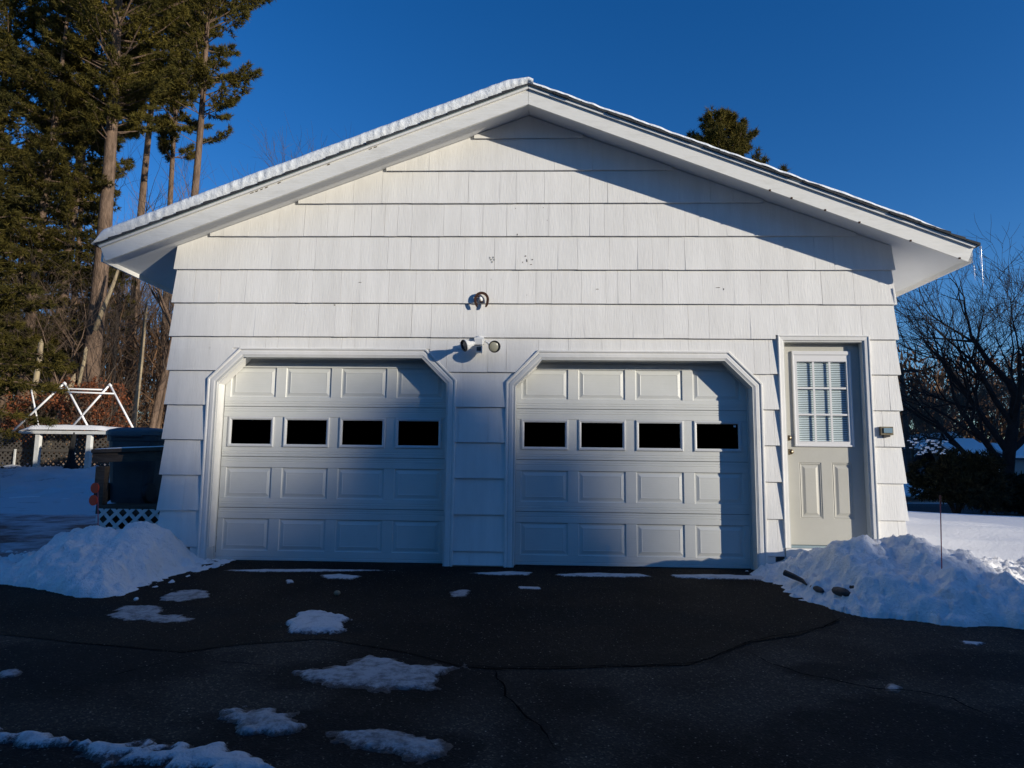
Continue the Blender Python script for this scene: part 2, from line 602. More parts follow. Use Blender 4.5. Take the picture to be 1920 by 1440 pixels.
def clip(poly, a, b, c):
    """keep a*x+b*z<=c"""
    out = []
    n = len(poly)
    for i in range(n):
        p, q = poly[i], poly[(i + 1) % n]
        dp, dq = a * p[0] + b * p[1] - c, a * q[0] + b * q[1] - c
        if dp <= 0:
            out.append(p)
        if (dp < 0 < dq) or (dq < 0 < dp):
            t = dp / (dp - dq)
            out.append((p[0] + (q[0] - p[0]) * t, p[1] + (q[1] - p[1]) * t))
    return out


def area(p):
    return .5 * sum(p[i][0] * p[(i + 1) % len(p)][1] - p[(i + 1) % len(p)][0] * p[i][1] for i in range(len(p))) if len(p) > 2 else 0


def copy_tree(o, parent=None):
    c = o.copy()
    C.objects.link(c)
    if parent is not None:
        c.parent = parent
    for ch in list(o.children):
        copy_tree(ch, c)
    return c


def heightfield(x0, x1, y0, y1, res, hf, keep=None, skirt=0):
    nx = max(2, int((x1 - x0) / res) + 1)
    ny = max(2, int((y1 - y0) / res) + 1)
    m = MB()
    ok = []
    for j in range(ny):
        for i in range(nx):
            x = x0 + (x1 - x0) * i / (nx - 1)
            y = y0 + (y1 - y0) * j / (ny - 1)
            h = hf(x, y)
            ok.append(keep is None or keep(x, y, h))
            m.v.append((x, y, h))
    for j in range(ny - 1):
        for i in range(nx - 1):
            a = j * nx + i
            q = (a, a + 1, a + nx + 1, a + nx)
            if ok[q[0]] or ok[q[1]] or ok[q[2]] or ok[q[3]]:
                m.f.append(q)
    used = sorted({i for f in m.f for i in f})
    mp = {o: k for k, o in enumerate(used)}
    m.v = [m.v[i] for i in used]
    m.f = [tuple(mp[i] for i in f) for f in m.f]
    return m


# ------------------------------------------------------------------ ground
HX, HY = 1.8 / 2.059, -1.0 / 2.059


def ground(x, y):
    """snow-field level"""
    if y < 0:
        z = SL * max(y, -30)
    else:
        z = 0.0
    hp = x * HX + y * HY
    z += 7.0 * sstep(55, 86, hp)  # unseen rise added to lift the shade-casting spruces
    # right: the yard falls to the road
    z -= 0.55 * sstep(6, 17, y) * sstep(6, 14, x)
    # left: plough bank in front of the fence
    if x < -3:
        z += 0.62 * sstep(13.5, 16.5, y) * sstep(-6, -9, x)
        z += 0.06 * fbm(x, y, 3, 4, .8) * sstep(3, 5, y)
    return z


g1 = heightfield(-60, 60, -60, 70, 1.5, lambda x, y: ground(x, y) - (0.05 if (-8.9 < x < 7.5 and -20 < y < 13) else 0.0) + .05 * fbm(x, y, 1, 2, .3) * sstep(14, 25, abs(y) + abs(x)))
o = g1.build('ground', 'snow', smooth=True, kind='structure')
far = MB()
for (x0, x1, y0, y1) in ((-420, -60, -420, 420), (60, 420, -420, 420), (-60, 60, -420, -60), (-60, 60, 70, 420)):
    n = 24
    sub = heightfield(x0, x1, y0, y1, 30 if (x1 - x0) > 200 else 12, ground)
    far.face_set(sub.v, sub.f)
far.build('far_ground', 'snow', smooth=True, kind='structure')

# detailed snow yard on the left (rutted, ploughed bank) and sunlit slope on the right
def left_yard(x, y):
    z = ground(x, y)
    bank = 0.55 * sstep(9.0, 13.0, y + .25 * (x + 9)) * (1 - .25 * sstep(13, 17, y))
    z = ground(x, y) * .3 + bank + .02
    z += .07 * fbm(x, y, 5, 5, .9) * sstep(7, 12, y)
    z += .012 * fbm(x * .35, y * 2.2, 9, 4, 1.5)
    if y > 8 and y < 13:
        z += .07 * max(0, fbm(x, y, 2, 3, 2.0))
    lump = noise.voronoi(Vector((x * 1.7, y * 1.7, 3)))[0][0]
    z += .30 * max(0, .5 - lump) * sstep(8.5, 10.5, y) * (.4 + .8 * abs(fbm(x, y, 8, 2, .5)))
    z += .20 * fbm(x, y, 15, 5, 1.6) * sstep(8, 10, y)
    # ragged near edge against the icy lane
    z = min(z, .035 + .16 * (y - 5.4 + 2.2 * fbm(x * .5, y, 12, 4, .8)))
    return z - .12 * sstep(-4.4, -3.9, x)


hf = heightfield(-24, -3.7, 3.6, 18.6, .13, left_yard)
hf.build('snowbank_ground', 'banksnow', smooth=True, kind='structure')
lane = heightfield(-22, -3.85, -1.0, 8.4, .13, lambda x, y: .012 + SL * min(0, y) + .022 * fbm(x * .4, y * 1.5, 9, 5, 1.5))
lane.build('icy_side_lane', 'icylane', smooth=True, kind='structure')


def right_slope(x, y):
    # snow yard right of the garage: crest then falls away to the road
    cy = interp(x, [3.8, 5, 6.5, 8, 12, 20], [12, 8.5, 5.0, 3.2, 1.6, 0])
    z = .10 + .10 * sstep(-1.5, 2.0, y) - .02 * x * .3
    z -= .72 * sstep(cy, cy + 6, y)
    z += .085 * fbm(x * .7, y * .9, 4, 5, .9) + .055 * math.sin((y + .45 * x) * 3.3 + fbm(x, y, 2, 2, .5)) * sstep(1, 3, y)
    return z - .03


sf = heightfield(3.9, 26, -1.2, 19, .16, right_slope, keep=None)
sf.build('snow_slope', 'snow', smooth=True, kind='structure')
# road strip beyond
rd = heightfield(9, 60, 15.5, 21.5, 1.0, lambda x, y: -.50 + .004 * 1)
rd.build('road', 'road', kind='structure')
rd = heightfield(4, 60, 22.6, 30, .8, lambda x, y: -.15 + .25 * sstep(22.5, 24, y) + .12 * fbm(x, y, 0, 4, .5))
rd.build('roadside_snow', 'snow', smooth=True, kind='structure')

o = heightfield(-60, 60, -33, -24, 1.5, lambda x, y: ground(x, y) + .03)  # unseen dark strip added behind the camera to cut snow bounce
o.build('added_street', 'road', smooth=True, kind='structure')


# driveway
def drive_z(x, y):
    return SL * min(0, y) if y < 0 else 0


dw = heightfield(-7.6, 7.6, -24, .12, .6, lambda x, y: drive_z(x, y) + .004)
driveway = dw.build('driveway', 'asphalt', kind='structure')


def sheet(pts, dz, mat, name, parent=None, jag=.03, kind=None, label=None, seed=0):
    """irregular flat polygon on the driveway plane (fan of a jagged outline)"""
    out = []
    n = len(pts)
    for i in range(n):
        a, b = pts[i], pts[(i + 1) % n]
        L_ = math.dist(a, b)
        k = max(1, int(L_ / .07))
        for j in range(k):
            t = j / k
            x, y = a[0] + (b[0] - a[0]) * t, a[1] + (b[1] - a[1]) * t
            x += jag * fbm(x, y, seed, 4, 3)
            y += jag * fbm(x, y, seed + 5, 4, 3)
            out.append((x, y, SL * min(0, y) + dz))
    m = MB()
    m.face_set(out, [tuple(range(len(out)))])
    if area([(p[0], p[1]) for p in out]) < 0:
        m.f = [tuple(reversed(f)) for f in m.f]
    return m.build(name, mat, parent, kind=kind, label=label)


ap = [gp(*p) for p in ((340, 1225), (450, 1212), (600, 1200), (760, 1225), (860, 1250), (930, 1257), (1050, 1256), (1150, 1252), (1290, 1250), (1340, 1232), (1410, 1205), (1500, 1192), (1575, 1165))]
sheet(ap + [(2.6, .05), (-4.4, .05), (-4.6, -2.2)], .008, 'apron', 'resealed_apron', driveway)

def crack(pix, w, seed, z=.018):
    pts = []
    for i in range(len(pix) - 1):
        a, b = gp(*pix[i]), gp(*pix[i + 1])
        k = max(2, int(math.dist(a, b) / .035))
        for j in range(k):
            t = j / k
            x, y = a[0] + (b[0] - a[0]) * t, a[1] + (b[1] - a[1]) * t
            pts.append((x + .05 * fbm(x, y, seed, 4, 5), y + .05 * fbm(x, y, seed + 4, 4, 5)))
    m = MB()
    n = len(pts)
    for i, (x, y) in enumerate(pts):
        ww = w * (.35 + .9 * abs(fbm(x * 3, y * 3, seed + 9, 3, 3)) * 2) * min(1, (i + 1) / 6, (n - i) / 6)
        q = pts[min(n - 1, i + 1)]
        p = pts[max(0, i - 1)]
        dx, dy = q[0] - p[0], q[1] - p[1]
        l = math.hypot(dx, dy) or 1
        nx, ny = -dy / l * ww, dx / l * ww
        m.v += [(x + nx, y + ny, SL * min(0, y + ny) + z), (x - nx, y - ny, SL * min(0, y - ny) + z)]
    for i in range(n - 1):
        m.f.append((2 * i, 2 * i + 2, 2 * i + 3, 2 * i + 1))
    m.build('crack', 'crack', driveway)


crack([(860, 1252), (930, 1257), (1050, 1256), (1150, 1253), (1290, 1250), (1335, 1238), (1410, 1206), (1500, 1190), (1550, 1178), (1580, 1160)], .007, 1)
crack([(925, 1258), (935, 1285), (950, 1310), (985, 1345), (1010, 1370), (1040, 1410), (1060, 1425)], .007, 2)
crack([(1400, 1225), (1450, 1250), (1500, 1268), (1560, 1280), (1640, 1297), (1720, 1302), (1790, 1318), (1850, 1345), (1900, 1362)], .008, 3)
crack([(400, 1243), (460, 1250), (540, 1258)], .005, 4)
crack([(180, 1280), (250, 1262), (340, 1240), (390, 1222)], .005, 5)
crack([(835, 1262), (825, 1275), (822, 1290)], .006, 6)

# ------------------------------------------------------------------ garage
SLOPE = .3855
HW = 3.77             # half width of the wall
ZR = 4.796            # soffit plane at the ridge
YF = -.35
YB = 12.2  # unseen depth, lengthened so the garage shades the left yard
garage = empty('garage', (0, 0, 0), 'white shingled two-bay garage with low gable roof and side entrance door', 'garage')
E_ = .3645
ZC = [4.531 - E_ * k for k in range(0, 13)]       # butt lines, top to bottom
# openings (outer edge of casings)
DA = dict(xl=-3.351, xr=-.727, top=2.222, cx=.325, cz=.325)
DB = dict(xl=-.211, xr=2.411, top=2.212, cx=.330, cz=.333)
EN = dict(xl=2.579, xr=3.508, top=2.385, bot=.17)

wall = MB()
# the wall core: pieces around the openings, leaving them clear
X0, X1 = -HW + .01, HW - .01


def topz(x):
    return ZR - SLOPE * abs(x)


def wallpiece(x0, x1, z0, z1=None):
    poly = [(x0, z0), (x1, z0)]
    if z1 is None:
        poly.append((x1, topz(x1) - .004))
        if x0 < 0 < x1:
            poly.append((0, ZR - .004))
        poly.append((x0, topz(x0) - .004))
    else:
        poly += [(x1, z1), (x0, z1)]
    wall.prism(poly, 0.0, .14)


for (a, b, z0) in ((X0, -3.24, .15), (-3.24, -.79, 2.14), (-.79, -.11, .0), (-.11, 2.33, 2.14), (2.33, 2.63, .15), (2.63, 3.46, 2.335), (3.46, X1, .15)):
    wallpiece(a, b, z0)
# chamfer fillers of the two bays
for xa, s in ((-3.24, 1), (-.79, -1), (-.11, 1), (2.33, -1)):
    p = [(xa, 2.14), (xa, 1.84), (xa + s * .30, 2.14)]
    if area(p) < 0:
        p = p[::-1]
    wall.prism(p, .003, .137)
# side and back walls
wall.box(X0, X0 + .14, .14, YB - .35, .15, topz(HW) + .0)
wall.box(X1 - .14, X1, .14, YB - .35, .15, topz(HW) + .0)
bk = [(X0, .15), (X1, .15), (X1, topz(X1)), (0, ZR - .004), (X0, topz(X0))]
wall.prism(bk, YB - .35, YB - .2)
wall_o = wall.build('wall', 'trim', garage)

# side-wall courses
for s in (-1, 1):
    m = MB()
    for k in range(3, 13):
        z0 = ZC[k]
        z1 = min(z0 + E_, topz(HW) - .01)
        if z1 - z0 < .05:
            continue
        x = s * HW
        y = .0
        while y < YB - .3:
            w = random.uniform(.16, .34)
            ye = min(y + w, YB - .2)
            a, b, t = x, x + s * .026, x + s * .004
            vs = [(a, y, z0), (b, y, z0), (t, y, z1), (a, y, z1), (a, ye - .003, z0), (b, ye - .003, z0), (t, ye - .003, z1), (a, ye - .003, z1)]
            m.face_set(vs, [(0, 1, 2, 3), (7, 6, 5, 4), (0, 4, 5, 1), (1, 5, 6, 2), (2, 6, 7, 3), (3, 7, 4, 0)])
            y = ye
    m.build('side_shingles', 'shingle', wall_o, kind='stuff')


# front shingles, one object each
def sub_opening(poly, d):
    """poly minus chamfered opening -> list of convex polys"""
    xl, xr, top, cx, cz = d['xl'], d['xr'], d['top'], d.get('cx', 0), d.get('cz', 0)
    res = []
    above = clip(poly, 0, -1, -top)
    if area(above) > 1e-4:
        res.append(above)
    rest = clip(poly, 0, 1, top)
    left = clip(rest, 1, 0, xl)
    if area(left) > 1e-4:
        res.append(left)
    right = clip(rest, -1, 0, -xr)
    if area(right) > 1e-4:
        res.append(right)
    if cx:
        # chamfer triangles
        mid = clip(clip(rest, -1, 0, -xl), 1, 0, xr)
        # left chamfer line through (xl, top-cz) and (xl+cx, top)
        l = clip(mid, cz, -cx * -1 * -1, 0) if False else clip(mid, cz / cx, -1, cz / cx * xl - (top - cz))
        if area(l) > 1e-4:
            res.append(l)
        r = clip(mid, -cz / cx, -1, -cz / cx * xr - (top - cz))
        if area(r) > 1e-4:
            res.append(r)
    return res


nsh = 0
WEDGE = .026
for k in range(0, 14):
    z0 = ZC[k] if k < 13 else .02
    z1 = ZC[k - 1] if 0 < k < 13 else (ZC[0] + E_ if k == 0 else ZC[12])
    xl, xr = -HW - .03, HW + .035
    if k == 13:
        xl, xr = -.73, -.208
    x = xl
    j = 0
    while x < xr - .001:
        w = random.choice((random.uniform(.12, .2), random.uniform(.2, .34), random.uniform(.24, .36)))
        xe = x + w
        if xe > xr - .1:
            xe = xr
        g = random.choice((.0003, .0004, .0006, .0011, .0018))
        dz = random.uniform(-.0013, .0013)
        tilt = random.uniform(-.001, .001)
        a0, a1 = x + g, xe - g
        if xe == xr and k < 13:
            base = [(a0, z0 + dz), (a1, z0 + dz + tilt), (a1 - .026, z1 - .001), (a0, z1 - .001)]
        elif x == xl and k < 13:
            base = [(a0, z0 + dz), (a1, z0 + dz + tilt), (a1, z1 - .001), (a0 + .026, z1 - .001)]
        else:
            base = [(a0, z0 + dz), (a1, z0 + dz + tilt), (a1, z1 - .001), (a0, z1 - .001)]
        # rake
        polys = [base]
        polys = [clip(clip(p, SLOPE, 1, ZR - .006), -SLOPE, 1, ZR - .006) for p in polys]
        if k < 4:
            xc = (ZR - z0) / SLOPE - .10
            polys = [clip(clip(p, 1, 0, xc), -1, 0, xc) for p in polys if len(p) > 2]
        for d in (DA, DB):
            polys = [q for p in polys if len(p) > 2 for q in sub_opening(p, d)]
        polys = [q for p in polys if len(p) > 2 for q in sub_opening(p, EN)]
        if k == 12:
            pass
        th = random.uniform(-.0016, .0016)
        for p in polys:
            p = [q for i, q in enumerate(p) if math.dist(q, p[i - 1]) > 1e-4]
            if area(p) < 8e-4:
                continue
            m = MB()
            zt, zb = z1, z0
            wf = lambda X, Z, zt=zt, zb=zb, th=th: -(.004 + (WEDGE + th - .004) * (zt - Z) / (zt - zb))
            m.prism(p, wf, -.0005)
            m.build('shingle', 'shingle', wall_o)
            nsh += 1
        x = xe
print('shingles', nsh)

# foundation
fnd = MB()
for a, b in ((-HW + .03, -3.33), (2.42, 2.60), (3.46, HW - .03)):
    fnd.box(a, b, .035, .2, -.2, .15)
fnd.box(-HW + .03, -HW + .2, .2, YB - .4, -.2, .15)
fnd.box(HW - .2, HW - .03, .2, YB - .4, -.2, .15)
fnd.build('foundation', 'concrete', garage)
fl = MB()
fl.box(-HW + .2, HW - .2, .03, YB - .5, -.2, -.006)
fl.build('floor_slab', 'sill', garage)
for a, b in ((-3.43, -3.352), (2.413, 2.49)):
    m = MB().box(a, b, -.012, .034, .0, .15)
    m.build('corner_block', 'trim', garage)


# casings (swept profile)
def sweep(pts, prof, name, mat, parent):
    """pts: open xz polyline, prof: (inward offset, y) list"""
    n = len(pts)
    m = MB()
    rows = []
    cxm = sum(p[0] for p in pts) / n
    czm = 0.8
    for i in range(n):
        dirs = []
        if i > 0:
            dirs.append((pts[i][0] - pts[i - 1][0], pts[i][1] - pts[i - 1][1]))
        if i < n - 1:
            dirs.append((pts[i + 1][0] - pts[i][0], pts[i + 1][1] - pts[i][1]))
        nrm = []
        for dx, dz in dirs:
            l = math.hypot(dx, dz)
            nrm.append((dz / l, -dx / l))        # right of travel
        if len(nrm) == 1:
            v = nrm[0]
        else:
            sx, sz = nrm[0][0] + nrm[1][0], nrm[0][1] + nrm[1][1]
            l2 = sx * nrm[0][0] + sz * nrm[0][1]
            v = (sx / l2, sz / l2)
        rows.append([(pts[i][0] + v[0] * o_, y_, pts[i][1] + v[1] * o_) for o_, y_ in prof])
    k = len(prof)
    for r in rows:
        m.v += r
    for i in range(n - 1):
        for j in range(k - 1):
            a = i * k + j
            m.f.append((a, a + 1, a + k + 1, a + k))
    m.f.append(tuple(range(k)))
    m.f.append(tuple(reversed(range((n - 1) * k, n * k))))
    return m.build(name, mat, parent)


casing = [(0, -.0005), (0, -.026), (.004, -.031), (.018, -.031), (.024, -.022), (.034, -.020), (.040, -.025), (.072, -.025), (.078, -.021), (.083, -.021), (.083, -.0005)]
doors = {}
for key, d, x0 in (('left', DA, -3.24), ('right', DB, -.112)):
    gd = MB()
    x1 = x0 + 2.445
    # jamb boards
    pl = [(d['xl'], 0.0), (d['xl'], d['top'] - d['cz']), (d['xl'] + d['cx'], d['top']), (d['xr'] - d['cx'], d['top']), (d['xr'], d['top'] - d['cz']), (d['xr'], 0.0)]
    sweep(pl, casing, 'door_casing', 'trim', garage)
    jb = [(.083, -.018), (.100, -.018), (.100, .125), (.112, .125), (.112, .146), (.083, .146)]
    sweep(pl, jb, 'door_jamb', 'jamb', garage)
    ox, oz = x0, 0.0
    dm = MB()
    dm.box(x0 - .02, x1 + .02, .192, .2, -.006, 2.16)
    # backing with holes for windows is made of bands
    dm = MB()
    zs = [0.004, .546, 1.080, 1.613, 2.146]
    root = None
    bottom = MB().box(x0 + .004, x1 - .004, .150, .19, -.034, .0035)
    root = bottom.build('garage_door', 'gap', garage, label='%s garage door with a row of four dark windows' % key)
    pw, pitch, first = .492, .5985, .062
    for r in range(4):
        za, zb = zs[r] + .0015, zs[r + 1] - .0015
        yF = .150
        m = MB()
        if r == 2:
            pa, pb = 1.185, 1.503
            ww = .490
        else:
            pa, pb = za + .1, zb - .112
            ww = pw
        # bottom band and top band with stepped grooves
        def band(z0, z1, grooves):
            prof = [(z0, yF + .004), (z0 + .004, yF)]
            for g in grooves:
                prof += [(g - .004, yF), (g, yF + .0045), (g + .004, yF)]
            prof += [(z1 - .0005, yF)]
            n = len(prof)
            vs = [(x0 + .004, y, z) for z, y in prof] + [(x1 - .004, y, z) for z, y in prof]
            fs = [(i, i + n, i + n + 1, i + 1) for i in range(n - 1)]
            m.face_set(vs, fs)
            m.face_set([(x0 + .004, yF + .02, z0), (x1 - .004, yF + .02, z0), (x1 - .004, yF + .004, z0), (x0 + .004, yF + .004, z0)], [(0, 1, 2, 3)])
        band(za, pa, [za + .028, za + .052] if r else [za + .03])
        band(pb, zb, [zb - .052, zb - .028])
        # stiles
        xs = x0 + .004
        holes = []
        for q in range(4):
            hx0 = x0 + first + q * pitch + (pw - ww) / 2
            holes.append((hx0, hx0 + ww))
        edges = [x0 + .004] + [v for h in holes for v in h] + [x1 - .004]
        for q in range(0, len(edges), 2):
            a, b = edges[q], edges[q + 1]
            m.face_set([(a, yF, pa), (b, yF, pa), (b, yF, pb), (a, yF, pb)], [(0, 1, 2, 3)])
        sec = m.build('section', 'door', root)
        for hx0, hx1 in holes:
            if r != 2:
                p = MB()
                rings = [(0, yF), (.006, yF + .011), (.019, yF + .011), (.052, yF + .001), (.056, yF + .003)]
                for ins, y in rings:
                    p.v += [(hx0 + ins, y, pa + ins), (hx1 - ins, y, pa + ins), (hx1 - ins, y, pb - ins), (hx0 + ins, y, pb - ins)]
                for i in range(len(rings) - 1):
                    for c in range(4):
                        a, b = i * 4 + c, i * 4 + (c + 1) % 4
                        p.f.append((a, b, b + 4, a + 4))
                e = 4 * (len(rings) - 1)
                p.f.append((e, e + 1, e + 2, e + 3))
                p.build('raised_panel', 'door', root)
            else:
                p = MB()
                rings = [(0, yF), (0, yF - .010), (.006, yF - .013), (.016, yF - .013), (.030, yF - .006), (.031, yF + .018)]
                for ins, y in rings:
                    p.v += [(hx0 + ins, y, pa + ins), (hx1 - ins, y, pa + ins), (hx1 - ins, y, pb - ins), (hx0 + ins, y, pb - ins)]
                for i in range(len(rings) - 1):
                    for c in range(4):
                        a, b = i * 4 + c, i * 4 + (c + 1) % 4
                        p.f.append((a, b, b + 4, a + 4))
                p.build('window_frame', 'gframe', root)
                g = MB()
                g.box(hx0 + .0305, hx1 - .0305, yF + .010, yF + .014, pa + .0305, pb - .0305)
                g.build('window_pane', 'glass', root)
    # dark backing so section gaps read dark
    bk_ = MB()
    for za, zb in ((.004, 1.17), (1.52, 2.146)):
        bk_.box(x0 + .01, x1 - .01, yF + .014, yF + .05, za, zb)
    bk_.build('door_backing', 'gap', root)

# dark sheet standing in for the unlit interior behind the windows
li = MB()
li.prism([(-3.5, .01), (3.5, .01), (3.5, 3.3), (-3.5, 3.3)], 3.2, 3.25)
li.build('interior_dark_sheet', 'unlit_interior', garage)

# small white tag in the right-hand window, tiny thing seen in second one
m = MB().box(2.158, 2.182, .1455, .1495, 1.440, 1.460)
m.build('sticker', 'frame', garage)

# ------------------------------------------------------------------ entrance door
ex0, ex1, ez0, ez1 = 2.655, 3.452, .262, 2.318
pl = [(EN['xl'], .24), (EN['xl'], EN['top']), (EN['xr'], EN['top']), (EN['xr'], .24)]
cas2 = [(0, -.0005), (0, -.028), (.004, -.034), (.014, -.034), (.020, -.027), (.052, -.024), (.056, -.020), (.056, -.0005)]
ec = sweep(pl, cas2, 'entry_casing', 'trim', garage)
sweep(pl, [(.0562, -.012), (.070, -.012), (.070, .085), (.080, .085), (.080, .13), (.0562, .13)], 'entry_jamb', 'jamb', garage)
ed = MB()
yE = .072
wx0, wx1, wz0, wz1 = 2.748, 3.348, 1.245, 2.232     # window frame outer
ed.box(ex0, wx0 + .03, yE, yE + .045, ez0, ez1)
ed.box(wx1 - .03, ex1, yE, yE + .045, ez0, ez1)
ed.box(wx0 + .03, wx1 - .03, yE + .0001, yE + .0449, wz1 - .03, ez1)
entry = ed.build('entry_door', 'entry', garage, label='beige entrance door with a nine-pane half window')
# lower part with two raised panels
holes = [(2.785, 3.010), (3.115, 3.335)]
pza, pzb = .52, 1.085
m = MB()
m.box(wx0 + .03, wx1 - .03, yE + .016, yE + .0448, ez0, wz0 + .03)
for a, b, c, d in ((wx0 + .03, wx1 - .03, ez0, pza), (wx0 + .03, wx1 - .03, pzb, wz0 + .03), (wx0 + .03, holes[0][0], pza, pzb), (holes[0][1], holes[1][0], pza, pzb), (holes[1][1], wx1 - .03, pza, pzb)):
    if b > a:
        m.face_set([(a, yE, c), (b, yE, c), (b, yE, d), (a, yE, d)], [(0, 1, 2, 3)])
m.build('lower_rail', 'entry', entry)
for a, b in holes:
    p = MB()
    rings = [(0, yE), (.008, yE + .007), (.014, yE + .003), (.024, yE + .010), (.036, yE + .010), (.060, yE + .002)]
    for ins, y in rings:
        p.v += [(a + ins, y, pza + ins), (b - ins, y, pza + ins), (b - ins, y, pzb - ins), (a + ins, y, pzb - ins)]
    for i in range(len(rings) - 1):
        for c in range(4):
            q, r = i * 4 + c, i * 4 + (c + 1) % 4
            p.f.append((q, r, r + 4, q + 4))
    e = 4 * (len(rings) - 1)
    p.f.append((e, e + 1, e + 2, e + 3))
    p.build('raised_panel', 'entry', entry)
# window frame
gx0, gx1, gz0, gz1 = 2.798, 3.298, 1.300, 2.120
p = MB()
outer = (wx0, wx1, wz0, wz1)
inner = (gx0, gx1, gz0, gz1)
rings = [(0, yE), (0, yE - .014), (.06, yE - .020), (.30, yE - .020), (.42, yE - .012), (.96, yE - .013), (1.0, yE - .006), (1.0, yE + .02)]
for t, y in rings:
    q = [outer[i] + (inner[i] - outer[i]) * t for i in range(4)]
    p.v += [(q[0], y, q[2]), (q[1], y, q[2]), (q[1], y, q[3]), (q[0], y, q[3])]
for i in range(len(rings) - 1):
    for c in range(4):
        q, r = i * 4 + c, i * 4 + (c + 1) % 4
        p.f.append((q, r, r + 4, q + 4))
p.build('window_frame', 'frame', entry)
cw, ch = (gx1 - gx0) / 3, (gz1 - gz0) / 3
for i in (1, 2):
    MB().box(gx0 + cw * i - .010, gx0 + cw * i + .010, yE - .008, yE - .001, gz0, gz1).build('muntin', 'frame', entry)
    MB().box(gx0, gx1, yE - .0075, yE - .0015, gz0 + ch * i - .009, gz0 + ch * i + .009).build('muntin', 'frame', entry)
for i in range(3):
    for j in range(3):
        a, b, c, d = gx0 + cw * i, gx0 + cw * (i + 1), gz0 + ch * j, gz0 + ch * (j + 1)
        MB().face_set([(a, yE + .001, c), (b, yE + .001, c), (b, yE + .001, d), (a, yE + .001, d)], [(0, 1, 2, 3)]).build('window_pane', 'doorglass', entry)
m = MB()
z = gz0 + .004
while z < gz1:
    yb = yE + .014
    m.face_set([(gx0, yb, z), (gx1, yb, z), (gx1, yb + .006, z + .0128), (gx0, yb + .006, z + .0128), (gx0, yb + .0012, z), (gx1, yb + .0012, z), (gx1, yb + .0072, z + .0128), (gx0, yb + .0072, z + .0128)],
               [(0, 1, 2, 3), (7, 6, 5, 4), (0, 4, 5, 1), (3, 2, 6, 7)])
    z += .0188
m.build('blind_slats', 'blind', entry, kind='stuff')
MB().box(gx0 - .01, gx1 + .01, yE + .030, yE + .040, gz0 - .01, gz1 + .01).build('blind_backing', 'blindgap', entry)
# knob and bolt
for z, r, kind in ((1.332, .026, 'deadbolt'), (1.190, .030, 'door_knob')):
    m = MB()
    if kind == 'deadbolt':
        m.lathe([(0, .001), (0, .028), (.010, .028), (.022, .020), (.024, .001)], (2.692, yE, z), (0, -1, 0))
    else:
        m.lathe([(0, .001), (0, .029), (.006, .029), (.010, .012), (.026, .012), (.034, .024), (.050, .027), (.060, .020), (.063, .001)], (2.692, yE, z), (0, -1, 0))
    m.build(kind, 'brass', entry, smooth=True)
MB().box(ex1 + .0005, ex1 + .006, yE + .002, yE + .04, ez0, ez1).build('weatherstrip', 'gap', entry)
MB().box(ex0 - .02, ex1 + .01, .02, .14, .238, .2585).build('threshold', 'metal', garage)
MB().box(2.588, 3.50, -.036, .02, .14, .236).build('entry_sill', 'trim', garage)
MB().box(2.588, 3.50, .0201, .2, -.1, .235).build('sill_block', 'concrete', garage)

# ------------------------------------------------------------------ roof
roof = MB()
XE = 4.40
for s in (-1, 1):
    p = [(0, ZR), (s * (XE - .02), ZR - SLOPE * (XE - .02)), (s * (XE - .02), ZR + .165 - SLOPE * (XE - .02)), (0, ZR + .165)]
    if area(p) < 0:
        p = p[::-1]
    roof.prism(p, YF + .028, YB)
roof_o = roof.build('roof', 'soffit', garage)
FB, FT = 4.734, 4.893
nx_, nz_ = SLOPE / math.hypot(1, SLOPE), 1 / math.hypot(1, SLOPE)
for s in (-1, 1):
    # front fascia with plumb joint at the ridge and a square-cut tail
    xb = 4.335
    xt = xb + .060
    p = [(s * .0015, FB), (s * xb, FB - SLOPE * xb), (s * xt, FT - SLOPE * xt), (s * .0015, FT)]
    if area(p) < 0:
        p = p[::-1]
    MB().prism(p, YF, YF + .0275).build('fascia', 'fascia', roof_o)
    # crown strip
    xt2 = xt + .014
    a, b = FT + .001, FT + .024
    p = [(s * .0015, a), (s * xt, a - SLOPE * xt), (s * xt2, b - SLOPE * xt2), (s * .0015, b)]
    if area(p) < 0:
        p = p[::-1]
    MB().prism(p, YF - .022, YF + .02).build('rake_moulding', 'trim', roof_o)
    # drip edge metal
    a, b = FT + .0245, FT + .031
    p = [(s * .002, a), (s * (xt2 + .004), a - SLOPE * (xt2 + .004)), (s * (xt2 + .006), b - SLOPE * (xt2 + .006)), (s * .002, b)]
    if area(p) < 0:
        p = p[::-1]
    MB().prism(p, YF - .030, YF + .02).build('drip_edge', 'metal', roof_o)
    # side fascia
    xx = XE - .02
    MB().box(min(s * xx, s * (xx + .022)), max(s * xx, s * (xx + .022)), YF + .03, YB, ZR - SLOPE * xx - .045, ZR - SLOPE * xx + .15).build('eave_fascia', 'trim', roof_o)
    # shingle courses on the roof, thin overlapping steps seen at the rake
    L_ = 4.44
    n = 32
    me0 = None
    for k in range(n):
        xa = s * (L_ * (k + 1) / n)
        xb_ = s * (L_ * k / n - (.02 if k else 0))
        za = FT + .0315 - SLOPE * abs(xa)
        zb = FT + .0315 - SLOPE * abs(xb_ if k else 0)
        t0, t1 = .030 + random.uniform(-.003, .004), .016
        yy = YF - .040 + random.uniform(-.006, .006)
        p = [(xb_ if k else 0, zb), (xa, za), (xa, za + t0), (xb_ if k else 0, zb + t1)]
        if area(p) < 0:
            p = p[::-1]
        MB().prism(p, yy, YB + .03).build('roof_shingle_course', 'roofing', roof_o)

